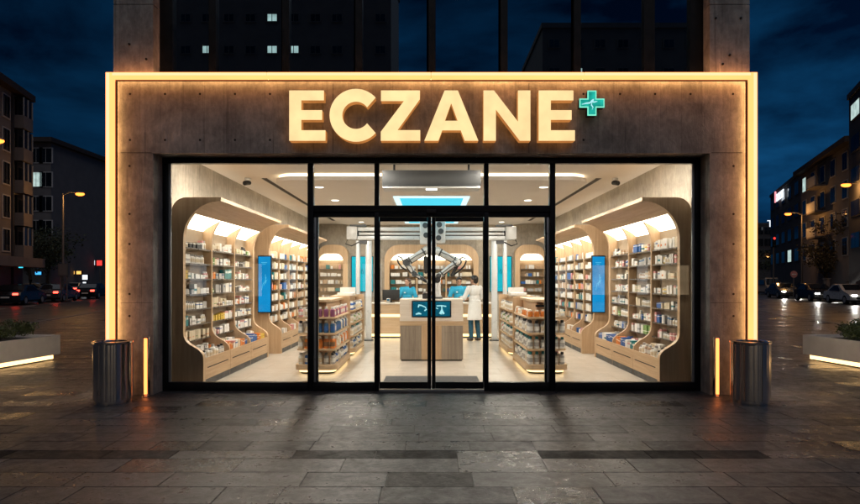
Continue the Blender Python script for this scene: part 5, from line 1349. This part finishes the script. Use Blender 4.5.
def tree(loc, h, crown, n, leafmat, label, seed, leaf=0.22):
    r_ = random.Random(seed); loc = Vector(loc)
    t = thing('tree', label, 'tree', loc, group='street trees')
    m = MB(); tips = []
    top = loc + Vector((r_.uniform(-0.3, 0.3), 0, h * 0.55))
    m.tube([loc, loc + Vector((0.05, 0, h * 0.25)), top], [0.20, 0.15, 0.10], 10)
    for k in range(16):
        a = r_.uniform(0, 6.28); st = loc + (top - loc) * r_.uniform(0.55, 1.0)
        e = st + Vector((math.cos(a) * crown * r_.uniform(0.4, 0.95), math.sin(a) * crown * r_.uniform(0.4, 0.95), h * r_.uniform(0.1, 0.45)))
        md = (st + e) / 2 + Vector((0, 0, r_.uniform(-0.1, 0.3)))
        m.tube([st, md, e], [0.06, 0.04, 0.012], 6); tips += [md, e]
        for _ in range(2):
            f = e + Vector((r_.gauss(0, 0.7), r_.gauss(0, 0.7), r_.gauss(0.2, 0.5))); m.tube([md, (md + f) / 2, f], [0.03, 0.02, 0.008], 5); tips.append(f)
    m.build('trunk', 'bark', t, smooth=50)
    bm = bmesh.new()
    for _ in range(n):
        c_ = r_.choice(tips); p_ = c_ + Vector((r_.gauss(0, 1), r_.gauss(0, 1), r_.gauss(0, 0.8))) * crown * 0.17
        q = Euler((r_.uniform(-1.4, 1.4), r_.uniform(-1.4, 1.4), r_.uniform(0, 6.28))).to_matrix(); s_ = leaf * r_.uniform(0.5, 1.1)
        bm.faces.new([bm.verts.new(p_ + q @ Vector(v)) for v in ((-s_ * 0.4, 0, 0), (0, -s_ * 0.7, 0.02), (s_ * 0.4, 0, 0), (0, s_ * 0.7, 0.02))])
    m = MB(); m.bm.free(); m.bm = bm
    m.build('crown', leafmat, t, recalc=False)
for px, py, D, h, cr_, mat, lab, sd_ in ((30, 288, 56, 6.6, 2.3, 'leaf_dark', 'dark leafy tree with a bare trunk, left street, under the grey apartments', 1), (47, 288, 60, 6.8, 2.4, 'leaf_dark', 'dark leafy tree behind the billboard in the left street', 2), (85, 287, 90, 7.6, 3.4, 'leaf_dark', 'distant dark tree behind the amber signs', 3),
                                (826, 290, 56, 6.0, 2.2, 'leaf_lamplit', 'tree with lamp light coloured leaves in front of the right apartments', 4), (846, 290, 54, 7.2, 2.6, 'leaf_lamplit', 'larger tree with lamp light coloured leaves beside the red banner sign, right street', 5), (784, 288, 100, 7.8, 3.4, 'leaf_dark', 'distant dark tree behind the round road sign', 6)):
    p = at(px, py, D); tree((p.x, p.y, -0.006), h, cr_, 2600, mat, lab, sd_)

# low stone gateway on the right
p = at(840, 290, 48)
t = thing('stone_gateway', 'low stone gateway with pillars beside the red banner sign', 'gateway', (p.x, p.y, -0.006))
for q, hh in ((-1.0, 1.65), (-0.1, 1.2), (0.8, 1.45)):
    MB().box(p.x + q - 0.16, p.x + q + 0.16, p.y, p.y + 0.34, -0.006, hh, bevel=0.02).build('pillar', 'render_beige', t, smooth=40)
    MB().box(p.x + q - 0.22, p.x + q + 0.22, p.y - 0.05, p.y + 0.39, hh + 0.001, hh + 0.09, bevel=0.02).build('cap', 'render_beige', t, smooth=40)
MB().box(p.x - 0.83, p.x + 2.6, p.y + 0.1, p.y + 0.22, 0.78, 0.9).build('rail', 'render_beige', t)
for q in range(7): MB().cyl((p.x + 1.0 + q * 0.22, p.y + 0.16, -0.006), (p.x + 1.0 + q * 0.22, p.y + 0.16, 0.78), 0.03, n=8).build('baluster', 'render_beige', t)

def car(loc, rz, paint, label, van=False, tail_on=True, head_on=False, group='cars in the street'):
    t = thing('parked_car' if not (tail_on or head_on) else 'waiting_car', label, 'van' if van else 'car', loc, rz, group=group, local=True)
    hw, ln = (0.98, 5.1) if van else (0.90, 4.45)
    top = 2.0 if van else 1.44
    h = ln / 2
    if van: pro = [(-h, 0.32), (-h, 1.0), (-h + 0.04, 1.86), (-h + 0.25, top), (h - 2.1, top), (h - 1.15, 1.15), (h - 0.25, 0.98), (h, 0.75), (h, 0.32)]
    else: pro = [(-h, 0.35), (-h - 0.02, 0.72), (-h + 0.12, 0.93), (-h + 0.62, 0.96), (-h + 1.15, 1.36), (-h + 1.6, top), (h - 2.05, top - 0.02), (h - 1.25, 1.0), (h - 0.3, 0.82), (h, 0.62), (h, 0.33)]
    m = MB(); bm = m.bm
    def ring(x, ins):
        return [bm.verts.new((x * (1 - ins * max(0, (z - 0.9)) / 0.55), y, z)) for y, z in pro]
    rings = [ring(-hw * 0.94, 0.16), ring(-hw, 0.16), ring(hw, 0.16), ring(hw * 0.94, 0.16)]
    rings = [ring(-hw, 0.17), ring(-hw * 0.86, 0.10), ring(hw * 0.86, 0.10), ring(hw, 0.17)]
    for rg in (rings[0], rings[3]):
        for v in rg:
            v.co.y *= 0.985; v.co.z = v.co.z - 0.03 if v.co.z > 0.7 else v.co.z
    for a_, b_ in zip(rings, rings[1:]):
        for i in range(len(pro)): bm.faces.new((a_[i], a_[(i + 1) % len(pro)], b_[(i + 1) % len(pro)], b_[i]))
    bm.faces.new(rings[0]); bm.faces.new(rings[3][::-1])
    loose = [v for v in bm.verts if not v.link_faces]
    bmesh.ops.delete(bm, geom=loose, context='VERTS')
    m.build('car_body', paint, t, smooth=35, local=True)
    def quad(name, pts, mat, par=t):
        b_ = MB(); f = b_.bm.faces.new([b_.bm.verts.new(q) for q in pts]); e = bmesh.ops.extrude_face_region(b_.bm, geom=[f])
        n = f.normal if f.normal.length else Vector((0, 0, 1)); f.normal_update()
        bmesh.ops.translate(b_.bm, vec=f.normal * 0.012, verts=[v for v in e['geom'] if isinstance(v, bmesh.types.BMVert)])
        return b_.build(name, mat, par, local=True)
    if van:
        for sx in (-1, 1):
            x0, x1 = sx * 0.975, sx * 0.84
            quad('side_window', [(x0, h - 1.35, 1.2), (x0, -h + 0.6, 1.2), (x1, -h + 0.7, 1.74), (x1, h - 1.9, 1.74)], 'glass_dark')
        quad('windscreen', [(-0.78, h - 1.10, 1.18), (0.78, h - 1.10, 1.18), (0.70, h - 1.98, 1.90), (-0.70, h - 1.98, 1.90)], 'glass_dark')
        quad('rear_window', [(0.76, -h - 0.012, 1.16), (-0.76, -h - 0.012, 1.16), (-0.70, -h + 0.02, 1.75), (0.70, -h + 0.02, 1.75)], 'glass_dark')
    else:
        for sx in (-1, 1):
            quad('side_window', [(sx * 0.905, h - 1.55, 0.95), (sx * 0.905, -h + 1.0, 0.95), (sx * 0.79, -h + 1.6, 1.33), (sx * 0.79, h - 2.2, 1.33)], 'glass_dark')
        quad('windscreen', [(-0.70, h - 1.27, 1.03), (0.70, h - 1.27, 1.03), (0.62, h - 1.98, 1.40), (-0.62, h - 1.98, 1.40)], 'glass_dark')
        quad('rear_window', [(0.70, -h + 0.66, 1.02), (-0.70, -h + 0.66, 1.02), (-0.62, -h + 1.14, 1.37), (0.62, -h + 1.14, 1.37)], 'glass_dark')
    for sx in (-1, 1):
        for yy_ in (-h + 0.85, h - 0.85):
            w_ = MB().cyl((sx * (hw - 0.20), yy_, 0.32), (sx * (hw + 0.012), yy_, 0.32), 0.32, n=24).build('wheel', 'tyre', t, smooth=40, local=True)
            MB().cyl((sx * (hw + 0.005), yy_, 0.32), (sx * (hw + 0.02), yy_, 0.32), 0.20, n=20).build('rim', 'pale_metal', w_, smooth=40, local=True)
        z = 0.85 if not van else 1.0
        MB().box(sx * 0.60 - 0.17, sx * 0.60 + 0.17, -h - 0.03, -h + 0.05, z - 0.15, z - 0.01, bevel=0.02).build('tail_light', 'tail' if tail_on else 'p_orange', t, smooth=40, local=True)
        MB().box(sx * 0.62 - 0.16, sx * 0.62 + 0.16, h - 0.06, h + 0.03, 0.60, 0.70, bevel=0.02).build('headlight', 'head' if head_on else 'p_white', t, smooth=40, local=True)
    if head_on:
        for sx in (-1, 1): lamp('headlight_lamp', 'SPOT', (sx * 0.62, h + 0.08, 0.66), 90, (1.0, 0.95, 0.86), 0.06, (R(82), 0, 0), 70, parent=t)
    MB().box(-0.26, 0.26, -h - 0.035, -h - 0.021, 0.50, 0.61).build('number_plate', 'p_white', t, local=True)
    MB().box(-0.5, 0.5, h - 0.02, h + 0.02, 0.40, 0.52).build('grille', 'black_rubber', t, local=True)
    MB().box(-hw * 0.93, hw * 0.93, -h + 0.1, h - 0.1, 0.2, 0.345).build('underbody', 'black_rubber', t, local=True)
    return t
ang = math.atan(0.25)
RZ = -0.14
# left street: tail lights towards us; right street: head lights towards us
for px, py, D, paint, lab in ((20, 300, 41, 'car_dark', 'dark saloon with red tail lights, nearest the left picture edge'), (58, 298, 47, 'car_grey', 'grey saloon with red tail lights, under the billboard'), (93, 297, 54, 'car_dark', 'dark saloon with red tail lights, beside the left light tube'), (2, 300, 52, 'car_white', 'white saloon with red tail lights in the far lane at the left edge'), (40, 299, 60, 'car_grey', 'grey saloon with red tail lights in the far lane below the dark trees'), (76, 298, 66, 'car_white', 'white saloon with red tail lights in the far lane, behind the billboard pole')):
    p = at(px, py, D); car((p.x, p.y, -0.138), ang, M[paint], lab)
p = at(30, 291, 58); car((p.x, p.y, -0.138), ang + R(90), M['car_sand'], 'sand coloured estate parked sideways below the dark trees', tail_on=False)
for px, D, paint, lab in ((783, 56, 'car_grey', 'grey saloon with white headlights, beside the right light tube'), (815, 48, 'car_dark', 'dark saloon with white headlights, in the middle of the right street'), (850, 42, 'car_white', 'white saloon with white headlights, at the right picture edge')):
    p = at(px, 300, D); car((p.x, p.y, -0.138), R(180) - ang, M[paint], lab, tail_on=False, head_on=True)
p = at(770, 289, 70); car((p.x, p.y, -0.138), R(180) - ang, M['car_sand'], 'sand coloured van farther back beside the right light tube', van=True, tail_on=False)
p = at(806, 289, 66); car((p.x, p.y, -0.138), -ang, M['car_dark'], 'dark saloon with red tail lights, behind the right road sign', tail_on=True)

def opposite(t, blk, us, mats):  # unseen lit windows added as bright shapes for bins and glass to mirror
    for (u0, u1), mt in zip(us, mats):
        f_ = blk('added_shop_window', u0, u1, 0.002, 0.1, 0.3, 2.9, 'black_metal'); blk('added_shop_pane', u0 + 0.08, u1 - 0.08, 0.102, 0.11, 0.4, 2.8, mt, f_)
M['added_shop_warm'] = glow('warm added shop window', (1.0, 0.72, 0.42), 1.6, 0.4, 1.5); M['added_shop_cool'] = glow('cool added shop window', (0.75, 0.9, 1.0), 1.3, 0.4, 1.5)
# block across the square behind the viewpoint: it is what the upper glass mirrors
t, blk = facade('apartment_block', 'dark block across the square, mirrored in the upper glass', (-3, -34), (-19, -34), 10, 27, 10, 10, 'render_grey', ((5, 2), (6, 4), (6, 5), (5, 3), (4, 4), (7, 5), (5, 7), (4, 6), (6, 8)), frame='render_grey', win=(0.7, 0.5))
opposite(t, blk, ((0.6, 2.2), (3.0, 6.2), (7.0, 8.0), (9.5, 12.5), (13.6, 15.0)), ('added_shop_cool', 'added_shop_warm', 'sign_white', 'added_shop_warm', 'added_shop_cool'))
t, blk = facade('apartment_block', 'second dark block across the square, mirrored at the right of the upper glass', (22, -38), (9, -38), 10, 22, 8, 7, 'render_grey', ((5, 3), (6, 5)), frame='render_grey', win=(0.8, 0.6))
opposite(t, blk, ((0.8, 3.4), (4.4, 5.4), (6.5, 9.5), (10.6, 12.2)), ('added_shop_warm', 'added_shop_cool', 'added_shop_warm', 'sign_white'))
